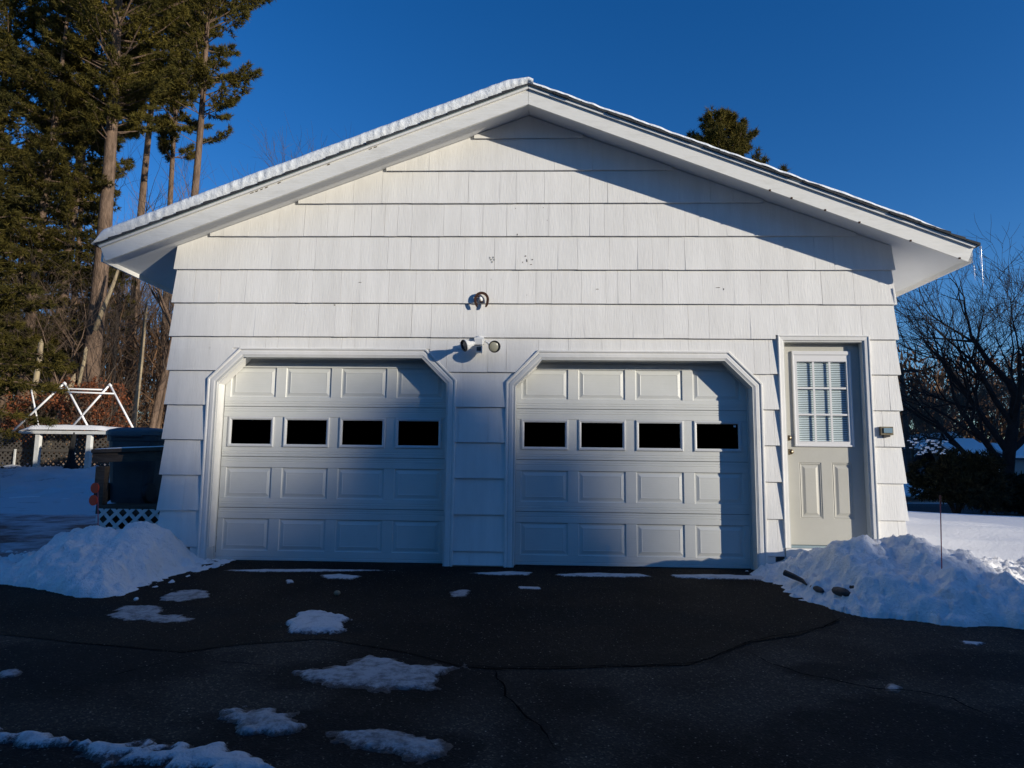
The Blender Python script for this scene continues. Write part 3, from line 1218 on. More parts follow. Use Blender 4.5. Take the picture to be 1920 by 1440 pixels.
# nail heads / bracket stubs under the right rake
for px, py in ((1440, 246), (1485, 385), (1548, 404), (1612, 420), (1708, 454), (1800, 487)):
    x, z = at(px, py, YF - .003)
    if py > 300 or True:
        z = FB - SLOPE * abs(x) + .006
        MB().box(x - .009, x + .009, YF - .004, YF + .01, z - .010, z + .006).build('nail_stub', 'rust', roof_o)
# weathered chips along the left fascia top
for (a, b) in ((470, 505), (520, 528), (612, 618), (690, 704)):
    for px in range(a, b, 9):
        x, z = at(px, 400, YF)
        z = FT - SLOPE * abs(x) - .010
        m = MB()
        n = 7
        pts = [(x + .02 * math.cos(t) * random.uniform(.6, 1.3), z + SLOPE * (.02 * math.cos(t)) + .006 * math.sin(t) * random.uniform(.5, 1.4)) for t in [2 * math.pi * i / n for i in range(n)]]
        m.prism(pts, YF - .0012, YF + .001)
        m.build('paint_chip', 'chip', roof_o)


# snow on the roof
m = MB()
NX = 420
prof_n = 9
for i in range(NX + 1):
    u = i / NX
    x = -4.475 * (1 - u) + .05 * u
    base = FT + .0315 + .012 - SLOPE * abs(x) + .016
    thick = .108 * sstep(0, .03, u) * (1 - .55 * sstep(.93, 1.0, u)) + .006
    thick *= 1 + .10 * fbm(x * 2, 0, 3, 3, 1)
    rip = (.5 + .5 * math.sin(x * 72 + 9 * fbm(x, 0, 6, 3, 1.6))) * max(0, min(1.3, .55 + 1.1 * fbm(x, 2, 9, 3, 2.5)))
    rip = rip ** 1.5
    front = YF - .050
    for j in range(prof_n):
        t = j / (prof_n - 1)
        if j < 6:
            a = j / 5
            bul = math.sin(a * math.pi * .62)
            y = front + .03 - .024 * bul - .011 * rip * math.sin(a * math.pi) + .010 * fbm(x * 12, a * 3, 1, 3, 1)
            z = base + thick * a * .96
        else:
            y = front + .06 + (j - 6) * 1.0
            if j == 8:
                y = YB
            z = base + thick * (1.0 + .05 * fbm(x, y, 2, 2, 2))
        m.v.append((x, y, z))
for i in range(NX):
    for j in range(prof_n - 1):
        a = i * prof_n + j
        m.f.append((a, a + prof_n, a + prof_n + 1, a + 1))
o = m.build('roof_snow', 'roofice', smooth=True)
tag(o, 'thick rippled icy snow slab along the left slope of the garage roof', 'snow')
m = MB()
for i in range(NX + 1):
    u = i / NX
    x = .0 + 4.15 * u
    base = FT + .0315 + .033 - SLOPE * abs(x)
    thick = .026 + .012 * fbm(x * 3, 1, 4, 3, 1.5)
    thick *= (1 - .8 * sstep(.93, 1, u))
    fy = YF - .03 + .035 * fbm(x * 2.2, 4, 4, 3, 2)
    for (y, z) in ((fy, base), (fy + .004, base + thick * .8), (fy + .05, base + thick), (fy + 1, base + thick * 1.1), (YB, base + thick * 1.2)):
        m.v.append((x, y, z))
for i in range(NX):
    for j in range(4):
        a = i * 5 + j
        m.f.append((a, a + 5, a + 6, a + 1))
o = m.build('roof_snow', 'roofice', smooth=True)
tag(o, 'thin snow line along the right slope of the garage roof', 'snow')

# icicles
for k, (px, py0, py1, r, lab) in enumerate(((1838, 462, 541, .010, 'long thin icicle hanging from the right roof corner'), (1826, 497, 528, .006, 'short faint icicle just left of the long one at the roof corner'))):
    x, z0 = at(px, py0, YF - .01)
    x1_, z1_ = at(px + 4, py1, YF - .01)
    m = MB()
    pts, rad = [], []
    for i in range(14):
        t = i / 13
        pts.append((x + .004 * fbm(t * 4, k, 1, 3, 1), YF - .01 + .003 * fbm(t * 5, k, 4, 3, 1), z0 + (z1_ - z0) * t))
        rad.append(r * (1 - t) ** .8 * (1 + .25 * fbm(t * 9, k, 8, 2, 1)) + .0008)
    m.tube(pts, rad, 10)
    tag(m.build('icicle', 'icicle', smooth=True), lab, 'icicle')

# ------------------------------------------------------------------ marks on the wall
def chip_at(px, py, w, h, n=8, y=-.030, mat='chip', name='paint_chip'):
    x, z = at(px, py, 0)
    # surface depth of the wedge at this height
    kk = [k for k in range(13) if ZC[k] <= z]
    zc = ZC[kk[0]] if kk else 0
    y = -(.004 + (WEDGE - .004) * (1 - (z - zc) / E_)) - .0028
    pts = [(x + w * math.cos(t) * random.uniform(.5, 1.2), z + h * math.sin(t) * random.uniform(.5, 1.2)) for t in [2 * math.pi * i / n for i in range(n)]]
    MB().prism(pts, y, y + .004).build(name, mat, wall_o)


for a in ((985, 481, .012, .006), (998, 488, .010, .005), (988, 490, .006, .022), (996, 497, .012, .004), (980, 493, .004, .008), (970, 441, .006, .014), (967, 391, .006, .004), (1019, 390, .005, .004),
          (1026, 414, .004, .004), (628, 572, .010, .006), (676, 530, .020, .003), (1120, 543, .018, .003), (1345, 540, .022, .004), (1356, 543, .005, .010), (988, 554, .003, .003), (921, 524, .003, .004)):
    chip_at(*a)
x, z = at(923, 488, 0)
M['greymark'] = nmat('grey_paint_ghost', (.33, .33, .31), .8, .2)
for i in range(5):
    chip_at(919 + 2 * i, 484 + (i % 3) * 4, .010, .012, mat='greymark')

# ------------------------------------------------------------------ horseshoe
hx, hz = at(903, 562, -.045)
m = MB()
n = 22
ring = [(.046, -.080), (.056, -.055), (.063, -.028)] + [(.066 * math.cos(R(180) * i / (n - 6)), .070 * math.sin(R(180) * i / (n - 6))) for i in range(n - 5)] + [(-.063, -.028), (-.056, -.055), (-.046, -.080)]
ring = ring[:n + 1]
for i, (a, b) in enumerate(ring):
    w = .0135 if 0 < i < n else .008
    l = math.hypot(a, max(b, 0)) or 1
    ux, uz = a / l, max(b, 0) / l
    yt = -.052 - .012 * (1 - abs(i / n - .5) * 2) * 0
    for q in ((-w, 0), (w, 0), (w, .012), (-w, .012)):
        m.v.append((hx + a + ux * q[0], -.062 + q[1], hz + b + uz * q[0]))
for i in range(n):
    for c in range(4):
        a = i * 4 + c
        b = i * 4 + (c + 1) % 4
        m.f.append((a, b, b + 4, a + 4))
m.f += [(0, 1, 2, 3), (4 * n + 3, 4 * n + 2, 4 * n + 1, 4 * n)]
hsr = empty('horseshoe', (hx, -.03, hz), 'rusty horseshoe hanging over a small white lamp bracket on the gable wall', 'horseshoe')
m.build('shoe', 'rust', hsr)
m = MB()
m.lathe([(0, .001), (0, .030), (.012, .030), (.018, .016), (.03, .014), (.042, .020), (.05, .008), (.052, .001)], (hx - .012, -.024, hz + .008), (0, -1, 0), 14)
m.build('bracket', 'lampwhite', hsr, smooth=True)
m = MB().box(hx - .040, hx - .018, -.066, -.05, hz + .004, hz + .034)
m.box(hx - .02, hx + .02, -.055, -.03, hz - .024, hz - .016)
m.build('hook', 'rust', hsr)

# ------------------------------------------------------------------ floodlight
fx, fz = at(899, 640, -.05)
fld = empty('floodlight', (fx, -.03, fz), 'white twin-head security floodlight with motion sensor above the pier between the garage doors', 'floodlight')
m = MB()
m.lathe([(0, .001), (0, .052), (.022, .050), (.03, .03), (.032, .001)], (fx, -.026, fz + .012), (0, -1, 0), 20)
m.build('base_plate', 'lampwhite', fld, smooth=True)
m = MB()
m.box(fx - .050, fx + .050, -.095, -.052, fz - .035, fz + .034)
m.box(fx - .040, fx + .038, -.145, -.0955, fz - .050, fz + .010)
m.box(fx - .030, fx + .034, -.120, -.06, fz - .128, fz - .0505)
m.build('motion_sensor', 'lampwhite', fld)
MB().box(fx - .022, fx + .024, -.1225, -.1205, fz - .112, fz - .070).build('sensor_lens', 'lens_dark', fld)
for s, tgt, lens in ((-1, (871, 648), 'lens_dark'), (1, (927, 650), 'lampglass')):
    tx, tz = at(tgt[0], tgt[1], -.20)
    c = Vector((tx, -.205, tz))
    base = Vector((fx + s * .035, -.055, fz + .012))
    ax = Vector((-.80, -.52, -.30)).normalized() if s < 0 else Vector((.30, -.93, -.20)).normalized()
    back = c - ax * .105
    m = MB()
    m.tube([base, base.lerp(back, .5) + Vector((0, 0, .006)), back], [.012, .012, .016], 10)
    m.build('arm', 'lampwhite', fld, smooth=True)
    m = MB()
    m.lathe([(-.002, .004), (0, .024), (.03, .030), (.06, .046), (.095, .060), (.108, .0625), (.108, .057), (.100, .056)], back, ax, 22)
    m.build('lamp_shade', 'lampwhite', fld, smooth=True)
    m = MB()
    m.lathe([(.100, .0565), (.112, .0625), (.114, .0625), (.114, .052), (.100, .050)], back, ax, 22)
    m.build('lamp_rim', 'darkplastic', fld, smooth=True)
    m = MB()
    m.lathe([(.099, .051), (.104, .042), (.107, .022), (.108, .0005)], back, ax, 22)
    m.build('lens', lens, fld, smooth=True)

# ------------------------------------------------------------------ keypad / outlet box
a, zt = at(1650, 800, -.04)
b, zb = at(1674, 816, -.04)
ob = empty('outlet_box', ((a + b) / 2, -.02, zb), 'small bronze keypad box with blue grey cover right of the entrance door', 'outlet box')
MB().box(a, b, -.055, -.018, zb, zt).build('box_body', 'greybox', ob)
m = MB().box(a + .025, b - .012, -.064, -.0555, zb + .022, zt - .014)
m.build('cover', 'bluegrey', ob)
MB().box(a + .03, b - .03, -.05, -.02, zb - .018, zb - .0005).build('conduit_hub', 'darkplastic', ob)


# ------------------------------------------------------------------ snow piles
def pile(name, label, crest, toe, backy, x0, x1, y0, y1, mat, seed, res=.022, amp=.09, backz=None, lift=0.0):
    """crest: (x, y, z) list, toe: (x, y) list"""
    cx = [c[0] for c in crest]
    cyv = [c[1] for c in crest]
    czv = [c[2] for c in crest]
    tx = [t[0] for t in toe]
    ty = [t[1] for t in toe]

    def h(x, y):
        xw = x + .05 * fbm(x, y, seed, 3, 2.2)
        yw = y + .06 * fbm(x, y, seed + 2, 3, 2.2)
        yt = interp(xw, tx, ty) + .16 * fbm(x, 0, seed + 3, 4, 3.0)
        yc = interp(xw, cx, cyv)
        zc = interp(xw, cx, czv)
        if yc - yt < .05:
            yt = yc - .05
        g = SL * min(0, y)
        if yw < yc:
            t = (yw - yt) / (yc - yt)
            if t <= 0:
                return g - .06 + .0
            s = t ** .62 * (1 - .12 * math.sin(t * math.pi))
            hh = zc * s
        else:
            t = min(1, (yw - yc) / max(.05, backy - yc))
            bz = interp(x, cx, backz) if backz else 0.05
            hh = zc + (bz - zc) * (t * t * (3 - 2 * t))
        k = min(1, hh / .12)
        hh += k * amp * fbm(x, y, seed + 4, 5, 2.3) + k * .12 * fbm(x, y, seed + 14, 3, 1.1) + k * .02 * (abs(fbm(x, y, seed + 14, 3, 4.5)) * -2 + .35)
        # broken lumps
        c = noise.voronoi(Vector((x * 4.2, y * 4.2, seed)))[0][0]
        hh += k * .09 * max(0, .42 - c) * 1.6
        c2 = noise.voronoi(Vector((x * 11, y * 11, seed + 3)))[0][0]
        hh += min(1, max(0, .35 - abs(hh - .10)) * 4) * .05 * max(0, .45 - c2) * 2
        dv, pv = noise.voronoi(Vector((x * 7.5, y * 7.5, seed + 5)))
        q = noise.cell(pv[0] * 17.3) * min(1, (dv[1] - dv[0]) * 5)
        hh += .032 * q * min(1, max(0, hh) / .06) * (1 - .75 * min(1, hh / .45))
        dv, pv = noise.voronoi(Vector((x * 17, y * 17, seed + 6)))
        hh += .022 * noise.cell(pv[0] * 11.3) * min(1, (dv[1] - dv[0]) * 5) * min(1, max(0, hh) / .04)
        hh += .016 * fbm(x, y, seed + 6, 3, 14) * min(1, hh / .05)
        edge = .02 * fbm(x, y, seed + 8, 3, 9)
        return g + max(-.06, hh + lift - .012 + min(0, edge))
    m = heightfield(x0, x1, y0, y1, res, h, keep=lambda x, y, z: z > SL * min(0, y) - .03)
    return tag(m.build(name, mat, smooth=True), label, 'snow pile')


def c_(px, py, Y):
    x, z = at(px, py, Y)
    return (x, Y, z - SL * min(0, Y))


crest = [(-6.2, -.35, .02), (-5.6, -.4, .03), (at(30, 1058, -.5)[0], -.5, .06), (at(78, 1040, -.5)[0], -.5, .10), c_(98, 1002, -.5), c_(130, 985, -.52), c_(165, 977, -.52), c_(190, 984, -.55), c_(225, 987, -.5), c_(255, 976, -.45), c_(285, 977, -.42), c_(312, 1000, -.4), c_(332, 1026, -.36), c_(350, 1050, -.3), c_(375, 1062, -.26), (-3.02, -.2, .02)]
toe = [(-6.2, -.6), gp(0, 1095), gp(60, 1106), gp(130, 1121), gp(185, 1124), gp(250, 1119), gp(310, 1100), gp(350, 1084), gp(378, 1072), (-3.0, -.22)]
bz = [.0, .0] + [.03] * 2 + [.1] * 8 + [.02] * 4
pile('snow_pile', 'snow pile heaped at the left corner of the garage below the lattice skirt', crest, toe, .25, -6.2, -3.0, -1.75, .5, 'snowpile', 3, backz=bz)
crest = [(2.20, -.22, .01), c_(1450, 1070, -.3), c_(1490, 1052, -.45), c_(1530, 1036, -.6), c_(1565, 1015, -.8), c_(1600, 1020, -.85), c_(1622, 1016, -.8), c_(1655, 1024, -.7), c_(1680, 1012, -.75), c_(1705, 1002, -.8), c_(1735, 1014, -.85), c_(1770, 1026, -.9), c_(1810, 1030, -.9), c_(1850, 1060, -1.0), c_(1890, 1085, -1.05), c_(1930, 1110, -1.1), (5.2, -1.2, .10), (6.5, -1.3, .08)]
toe = [(2.1, -.5), gp(1440, 1100), gp(1500, 1128), gp(1560, 1145), gp(1620, 1158), gp(1700, 1167), gp(1800, 1174), gp(1920, 1180), (5.0, -2.1), (6.5, -2.3)]
bz = [.0, .05, .08, .13] + [.15] * 14
pile('snow_pile', 'big sunlit snow pile in front of the entrance door, right of the driveway', crest, toe, .1, 2.15, 6.5, -2.5, .06, 'snowpile', 11, backz=bz, amp=.11)

# stones and edging buried in the right pile
for k, (px, py, Y, rx, rz, lab) in enumerate(((1578, 1110, -1.25, .060, .035, 'dark round stone at the foot of the right snow pile, left of its pair'), (1598, 1101, -1.185, .055, .028, 'dark stone under the snow overhang, right of its pair'), (1532, 1104, -1.04, .035, .026, 'small dark stone between the edging brick and the two larger stones'))):
    x, z = at(px, py, Y)
    me = MB()
    n0 = 14
    for i in range(8):
        for j in range(n0):
            th = math.pi * i / 7
            ph = 2 * math.pi * j / n0
            f = 1 + .25 * fbm(math.cos(ph) * math.sin(th) * 1.5, math.sin(ph) * math.sin(th) * 1.5, math.cos(th) + k * 5, 3, 1)
            me.v.append((x + rx * f * math.sin(th) * math.cos(ph), Y + .12 * f * math.sin(th) * math.sin(ph), z + rz * f * math.cos(th)))
    for i in range(7):
        for j in range(n0):
            a = i * n0 + j
            b = i * n0 + (j + 1) % n0
            me.f.append((a, b, b + n0, a + n0))
    tag(me.build('stone', 'stone', smooth=True), lab, 'stone')
pts = [at(1472, 1074, -.72), at(1490, 1082, -.78), at(1505, 1090, -.84), at(1512, 1096, -.90)]
m = MB()
for i, (x, z) in enumerate(pts[:-1]):
    pass
m.tube([(pts[0][0], -.70, pts[0][1]), (pts[1][0], -.76, pts[1][1]), (pts[2][0], -.83, pts[2][1] + .005), (pts[3][0], -.90, pts[3][1])], [.026, .024, .018, .008], 6)
tag(m.build('edging_log', 'stone'), 'dark length of garden edging poking out of the snow left of the stones', 'garden edging')


# ------------------------------------------------------------------ snow patches on the asphalt
def in_poly(x, y, P):
    c = False
    n = len(P)
    for i in range(n):
        (x1, y1), (x2, y2) = P[i], P[(i + 1) % n]
        if (y1 > y) != (y2 > y) and x < (x2 - x1) * (y - y1) / (y2 - y1) + x1:
            c = not c
    return c


def edge_dist(x, y, P):
    best = 9
    n = len(P)
    for i in range(n):
        (x1, y1), (x2, y2) = P[i], P[(i + 1) % n]
        dx, dy = x2 - x1, y2 - y1
        t = max(0, min(1, ((x - x1) * dx + (y - y1) * dy) / (dx * dx + dy * dy + 1e-9)))
        best = min(best, math.hypot(x - x1 - t * dx, y - y1 - t * dy))
    return best if in_poly(x, y, P) else -best


def patch(pix, label, h=.022, mat='snowdirty', seed=0, res=.02, rag=.12, soft=.09):
    P = [gp(*p) for p in pix]
    xs, ys = [p[0] for p in P], [p[1] for p in P]

    def hf_(x, y):
        d = edge_dist(x, y, P) + rag * fbm(x, y * 1.3, seed, 5, 5) + rag * .55 * fbm(x, y, seed + 4, 3, 18)
        t = max(-1, min(1, d / soft))
        hh = h * .6 * (1 - (1 - t) ** 2) if t > 0 else h * t * 1.5
        hh *= 1 + .5 * fbm(x, y, seed + 8, 3, 9)
        return SL * min(0, y) + .012 + hh - .004
    m = heightfield(min(xs) - .08, max(xs) + .08, min(ys) - .08, max(ys) + .08, res, hf_, keep=lambda x, y, z: z > SL * min(0, y) + .008)
    if m.f:
        o = m.build('snow_patch', 'patchsnow' if mat == 'snow' else 'patchice', smooth=True)
        at_ = o.data.attributes.new('thick', 'FLOAT', 'POINT')
        at_.data.foreach_set('value', [max(0, min(1, (v.co.z - SL * min(0, v.co.y) - .008) / (h * .8))) for v in o.data.vertices])
        tag(o, label, 'snow patch')


patch([(540, 1165), (556, 1153), (600, 1150), (648, 1156), (652, 1180), (640, 1190), (560, 1191), (536, 1184)], 'rounded white snow patch on the driveway below the left garage door', .045, 'snow', 1, soft=.07)
patch([(558, 1262), (600, 1255), (650, 1248), (690, 1233), (745, 1235), (770, 1250), (870, 1252), (830, 1265), (815, 1292), (720, 1296), (590, 1284)], 'long pointed dirty ice patch in the middle of the driveway', .025, 'snowdirty', 2)
patch([(395, 1350), (440, 1332), (510, 1334), (560, 1352), (585, 1368), (560, 1380), (470, 1383), (440, 1365)], 'small grey ice patch left of the lower middle ice patch', .035, 'snowdirty', 3)
patch([(600, 1375), (650, 1370), (700, 1368), (760, 1382), (830, 1388), (842, 1405), (800, 1432), (740, 1425), (680, 1400)], 'crumbled dirty ice patch near the bottom middle of the photo', .030, 'snowdirty', 4, rag=.10)
patch([(-60, 1378), (30, 1378), (110, 1382), (180, 1398), (260, 1395), (300, 1405), (420, 1404), (480, 1420), (530, 1445), (560, 1470), (400, 1462), (300, 1440), (200, 1432), (120, 1405), (40, 1395), (-60, 1396)], 'long ridge of snow across the bottom left corner of the driveway', .05, 'snow', 5, soft=.08)
patch([(0, 1262), (30, 1256), (42, 1262), (30, 1272), (0, 1272)], 'tiny ice patch at the left edge of the driveway', .02, 'snowdirty', 6, soft=.05, rag=.03)
patch([(300, 1128), (330, 1105), (385, 1110), (395, 1122), (350, 1130)], 'thin icy fringe trailing right from the left snow pile', .012, 'snowdirty', 7, soft=.06)
patch([(200, 1160), (230, 1138), (290, 1135), (320, 1155), (365, 1162), (350, 1170), (280, 1168)], 'thin grey ice film in front of the left snow pile', .008, 'snowdirty', 8, soft=.08, rag=.12)
patch([(600, 1080), (640, 1078), (676, 1082), (660, 1088), (615, 1087)], 'thin snow sliver before the middle of the left garage door', .015, 'snow', 9, soft=.05, rag=.04)
patch([(420, 1071), (500, 1069), (600, 1069), (740, 1071), (600, 1074), (470, 1074)], 'thread of snow along the sill of the left garage door', .012, 'snow', 10, soft=.03, rag=.02, res=.016)
patch([(1040, 1079), (1100, 1076), (1200, 1078), (1225, 1083), (1150, 1084), (1060, 1082)], 'thread of snow along the sill of the right garage door', .015, 'snow', 12, soft=.03, rag=.025, res=.016)
patch([(1255, 1080), (1320, 1079), (1430, 1082), (1440, 1090), (1350, 1088), (1270, 1085)], 'snow strip between the right garage door and the big snow pile', .02, 'snow', 13, soft=.04, rag=.02, res=.018)
patch([(880, 1076), (960, 1073), (998, 1075), (990, 1080), (920, 1080)], 'snow crumbs at the foot of the pier between the garage doors', .012, 'snow', 14, soft=.03, rag=.02, res=.016)
patch([(970, 1101), (1012, 1102), (1015, 1107), (975, 1106)], 'tiny snow sliver in front of the pier between the doors', .010, 'snow', 15, soft=.03, rag=.02, res=.016)
patch([(840, 1112), (875, 1108), (880, 1120), (850, 1120)], 'faint frost patch right of the round stone on the driveway', .008, 'snowdirty', 16, soft=.06, rag=.08)
patch([(1670, 1284), (1688, 1290), (1680, 1299), (1664, 1296)], 'small ice flake on the right side of the driveway', .010, 'snowdirty', 17, soft=.03, rag=.02, res=.016)
patch([(1800, 1203), (1845, 1207), (1830, 1212), (1805, 1208)], 'ice sliver just below the right end of the big snow pile', .010, 'snow', 18, soft=.03, rag=.02, res=.016)
patch([(535, 1090), (550, 1090), (552, 1095), (538, 1096)], 'little snow lump before the left garage door', .02, 'snow', 19, soft=.02, rag=.01, res=.012)
# loose round stone
for px, py, r, mt, lab in ((632, 1117, .028, 'barkpale', 'pale round stone lying on the driveway above the rounded snow patch'), (255, 1128, .018, 'snow', 'small white ice chunk in front of the left snow pile')):
    x, y = gp(px, py)
    me = MB()
    for i in range(7):
        for j in range(12):
            th, ph = math.pi * i / 6, 2 * math.pi * j / 12
            f = 1 + .3 * fbm(math.cos(ph) * math.sin(th), math.sin(ph) * math.sin(th), math.cos(th) + px, 2, 1.2)
            me.v.append((x + r * f * math.sin(th) * math.cos(ph), y + r * f * math.sin(th) * math.sin(ph), SL * y + .02 + r * .8 * f * math.cos(th)))
    for i in range(6):
        for j in range(12):
            a, b = i * 12 + j, i * 12 + (j + 1) % 12
            me.f.append((a, b, b + 12, a + 12))
    tag(me.build('stone' if mt != 'snow' else 'ice_chunk', mt, smooth=True), lab, 'stone' if mt != 'snow' else 'ice chunk')

# ------------------------------------------------------------------ markers
# left: rod with two round reflectors
x0_, z0_ = at(184, 982, -.5)
x1_, z1_ = at(181, 905, -.5)
mk = empty('driveway_marker', (x0_, -.5, z0_ - .15), 'driveway marker with two orange red disc reflectors stuck in the left snow pile', 'driveway marker')
MB().tube([(x0_ + .004, -.5, z0_ - .2), (x0_, -.5, z0_), (x1_ + .012, -.5, z1_)], .0045, 8).build('rod', 'rod', mk)
for px, py in ((178, 915), (175, 938)):
    x, z = at(px, py, -.51)
    m = MB()
    m.lathe([(0, .001), (0, .050), (.008, .050), (.010, .042), (.010, .001)], (x, -.505, z), (-.25, -1, 0), 22)
    m.build('reflector', 'red', mk)
x0_, z0_ = at(1766, 1076, -1.25)
x1_, z1_ = at(1763, 932, -1.25)
mk = empty('driveway_marker', (x0_, -1.25, z0_ - .1), 'thin pink driveway marker rod standing in the big right snow pile', 'driveway marker')
MB().tube([(x0_, -1.25, z0_ - .2), (x0_, -1.25, z0_), (x1_, -1.25, z1_)], .0042, 8).build('rod', 'rod', mk)
MB().tube([(x1_, -1.25, z1_ - .07), (x1_, -1.25, z1_ + .015)], .0062, 8).build('cap', 'reddark', mk)

# ------------------------------------------------------------------ deck, railing and bin at the left corner
dk = empty('deck', (-4.3, .4, 0), 'low side deck with a white lattice skirt at the left corner of the garage', 'deck')
DX0, DX1 = -4.66, -3.80
z_t, z_b = .500, .13
for i in range(8):
    y = .36 + i * .148
    MB().box(DX0 - .03, DX1 - .005, y, y + .138, .505, .535).build('deck_board', 'wood', dk)
MB().box(DX0 - .02, DX1 - .01, .338, .358, .44, .532).build('rim_board', 'wood', dk)
MB().box(DX0 + .02, DX0 + .1, .36, 1.5, -.05, .504).build('joist', 'wood', dk)
MB().box(DX1 - .12, DX1 - .04, .36, 1.5, -.05, .504).build('joist', 'wood', dk)
# lattice strips at 45 degrees clipped to the skirt rectangle
pitch = .142
w = .036
for dirn in (1, -1):
    s = -6.2
    while s < -2.6:
        a = (s, z_b - .3) if dirn == 1 else (s, z_t + .3)
        L2 = 1.6
        c0 = (a[0], a[1])
        c1 = (a[0] + L2 * .7071, a[1] + dirn * L2 * .7071)
        nxv, nzv = -dirn * .7071 * w / 2, .7071 * w / 2
        poly = [(c0[0] - nxv, c0[1] - nzv), (c1[0] - nxv, c1[1] - nzv), (c1[0] + nxv, c1[1] + nzv), (c0[0] + nxv, c0[1] + nzv)]
        if area(poly) < 0:
            poly = poly[::-1]
        for q in ((-1, 0, -DX0), (1, 0, DX1 - .02), (0, -1, -z_b), (0, 1, z_t)):
            poly = clip(poly, *q)
            if len(poly) < 3:
                break
        if len(poly) > 2 and area(poly) > 2e-4:
            y = .318 if dirn == 1 else .3245
            MB().prism(poly, y, y + .0062).build('lattice_strip', 'lattice', dk)
        s += pitch
rl = empty('deck_railing', (-4.6, .42, .5), 'weathered brown deck railing with a thick top beam beside the dark bin', 'railing')
xa, _ = at(180, 900, .4)
xb2, _ = at(197, 900, .4)
MB().box(xa, xb2, .38, .47, .536, .955).build('post', 'wood', rl)
m = MB()
x_l, zl = at(173, 846, .35)
x_r = -3.80
for (nm, z0o, z1o, y0, y1) in (('top_beam', -.125, -.02, .36, .43), ('cap_board', -.0195, .02, .33, .47)):
    zr_ = .045
    x_r = -3.80
    v = [(x_l, y0, zl + z0o), (x_r, y0, zl + z0o + zr_), (x_r, y1, zl + z0o + zr_), (x_l, y1, zl + z0o), (x_l, y0, zl + z1o), (x_r, y0, zl + z1o + zr_), (x_r, y1, zl + z1o + zr_), (x_l, y1, zl + z1o)]
    MB().face_set(v, [(0, 3, 2, 1), (4, 5, 6, 7), (0, 1, 5, 4), (1, 2, 6, 5), (2, 3, 7, 6), (3, 0, 4, 7)]).build(nm, 'wood', rl)
m = MB()
nn = 40
for i in range(nn + 1):
    u = i / nn
    x = x_l + .01 + (x_r - x_l - .02) * u
    zz = zl + .0205 + .045 * u
    hgt = .018 * (.7 + .6 * fbm(x * 4, 0, 2, 3, 1)) * min(1, u * 9, (1 - u) * 20)
    for y, k in ((.335, 0), (.345, .8), (.40, 1), (.455, .8), (.466, 0)):
        m.v.append((x, y, zz + hgt * k))
for i in range(nn):
    for j in range(4):
        a = i * 5 + j
        m.f.append((a, a + 5, a + 6, a + 1))
tag(m.build('railing_snow', 'snow', smooth=True), 'strip of snow lying on top of the deck railing', 'snow')

# bin
bx0, _ = at(216, 900, .9)
bx1 = bx0 + .56
bxm = (bx0 + bx1) / 2
bn = empty('rubbish_bin', (bxm, .9, .536), 'tall dark wheeled rubbish bin with blue grey lid standing behind the deck railing', 'bin')
zt_ = at(230, 812, .9)[1]
m = MB()
b0 = .535
rings = [(b0, .23, .24), (b0 + .06, .245, .255), (zt_ - .10, .285, .30), (zt_ - .095, .300, .315), (zt_ - .03, .303, .318)]
for z, hx_, hy_ in rings:
    for k in range(20):
        t = 2 * math.pi * k / 20
        cx_ = math.copysign(abs(math.cos(t)) ** .35, math.cos(t)) * hx_
        cy_ = math.copysign(abs(math.sin(t)) ** .35, math.sin(t)) * hy_
        m.v.append((bxm + cx_, .95 + cy_, z))
for i in range(len(rings) - 1):
    for k in range(20):
        a, b = i * 20 + k, i * 20 + (k + 1) % 20
        m.f.append((a, b, b + 20, a + 20))
m.f.append(tuple(reversed(range(20))))
m.build('bin_body', 'bin', bn)
m = MB()
rings = [(zt_ - .032, .312, .327), (zt_ - .030, .322, .337), (zt_ + .012, .322, .337), (zt_ + .035, .295, .31), (zt_ + .058, .22, .235), (zt_ + .066, .10, .1), (zt_ + .067, .001, .001)]
for z, hx_, hy_ in rings:
    for k in range(24):
        t = 2 * math.pi * k / 24
        m.v.append((bxm + math.copysign(abs(math.cos(t)) ** .4, math.cos(t)) * hx_, .95 + math.copysign(abs(math.sin(t)) ** .4, math.sin(t)) * hy_, z))
for i in range(len(rings) - 1):
    for k in range(24):
        a, b = i * 24 + k, i * 24 + (k + 1) % 24
        m.f.append((a, b, b + 24, a + 24))
m.build('lid', 'binlid', bn)
for s in (-1, 1):
    m = MB()
    m.lathe([(0, .001), (0, .105), (.008, .112), (.045, .112), (.053, .105), (.053, .001)], (bxm + s * .255 - .026, .70, .655), (1, 0, 0), 24)
    m.lathe([(-.06, .014), (0, .014)], (bxm + s * .255 - .026, .70, .655), (1, 0, 0), 10)
    m.build('wheel', 'darkplastic', bn, smooth=False)
MB().tube([(bxm - .18, .60, zt_ - .04), (bxm + .18, .60, zt_ - .04)], .013, 8).build('handle', 'bin', bn)
m = heightfield(bxm - .29, bxm + .02, .66, 1.2, .03, lambda x, y: zt_ + .036 + .03 * (1 - ((x - bxm + .14) / .16) ** 2) * (1 - ((y - .93) / .28) ** 2) + .004 * fbm(x, y, 3, 3, 9) - .012)
tag(m.build('lid_snow', 'snow', smooth=True), 'crust of snow on the left side of the bin lid', 'snow')

# ------------------------------------------------------------------ pergola, lattice fence and pipe frame in the left yard
PY = 16.2
kx = (PY + D) / (18 + D)


def A2(px, py, Y=PY):
    return at(px, py, Y)


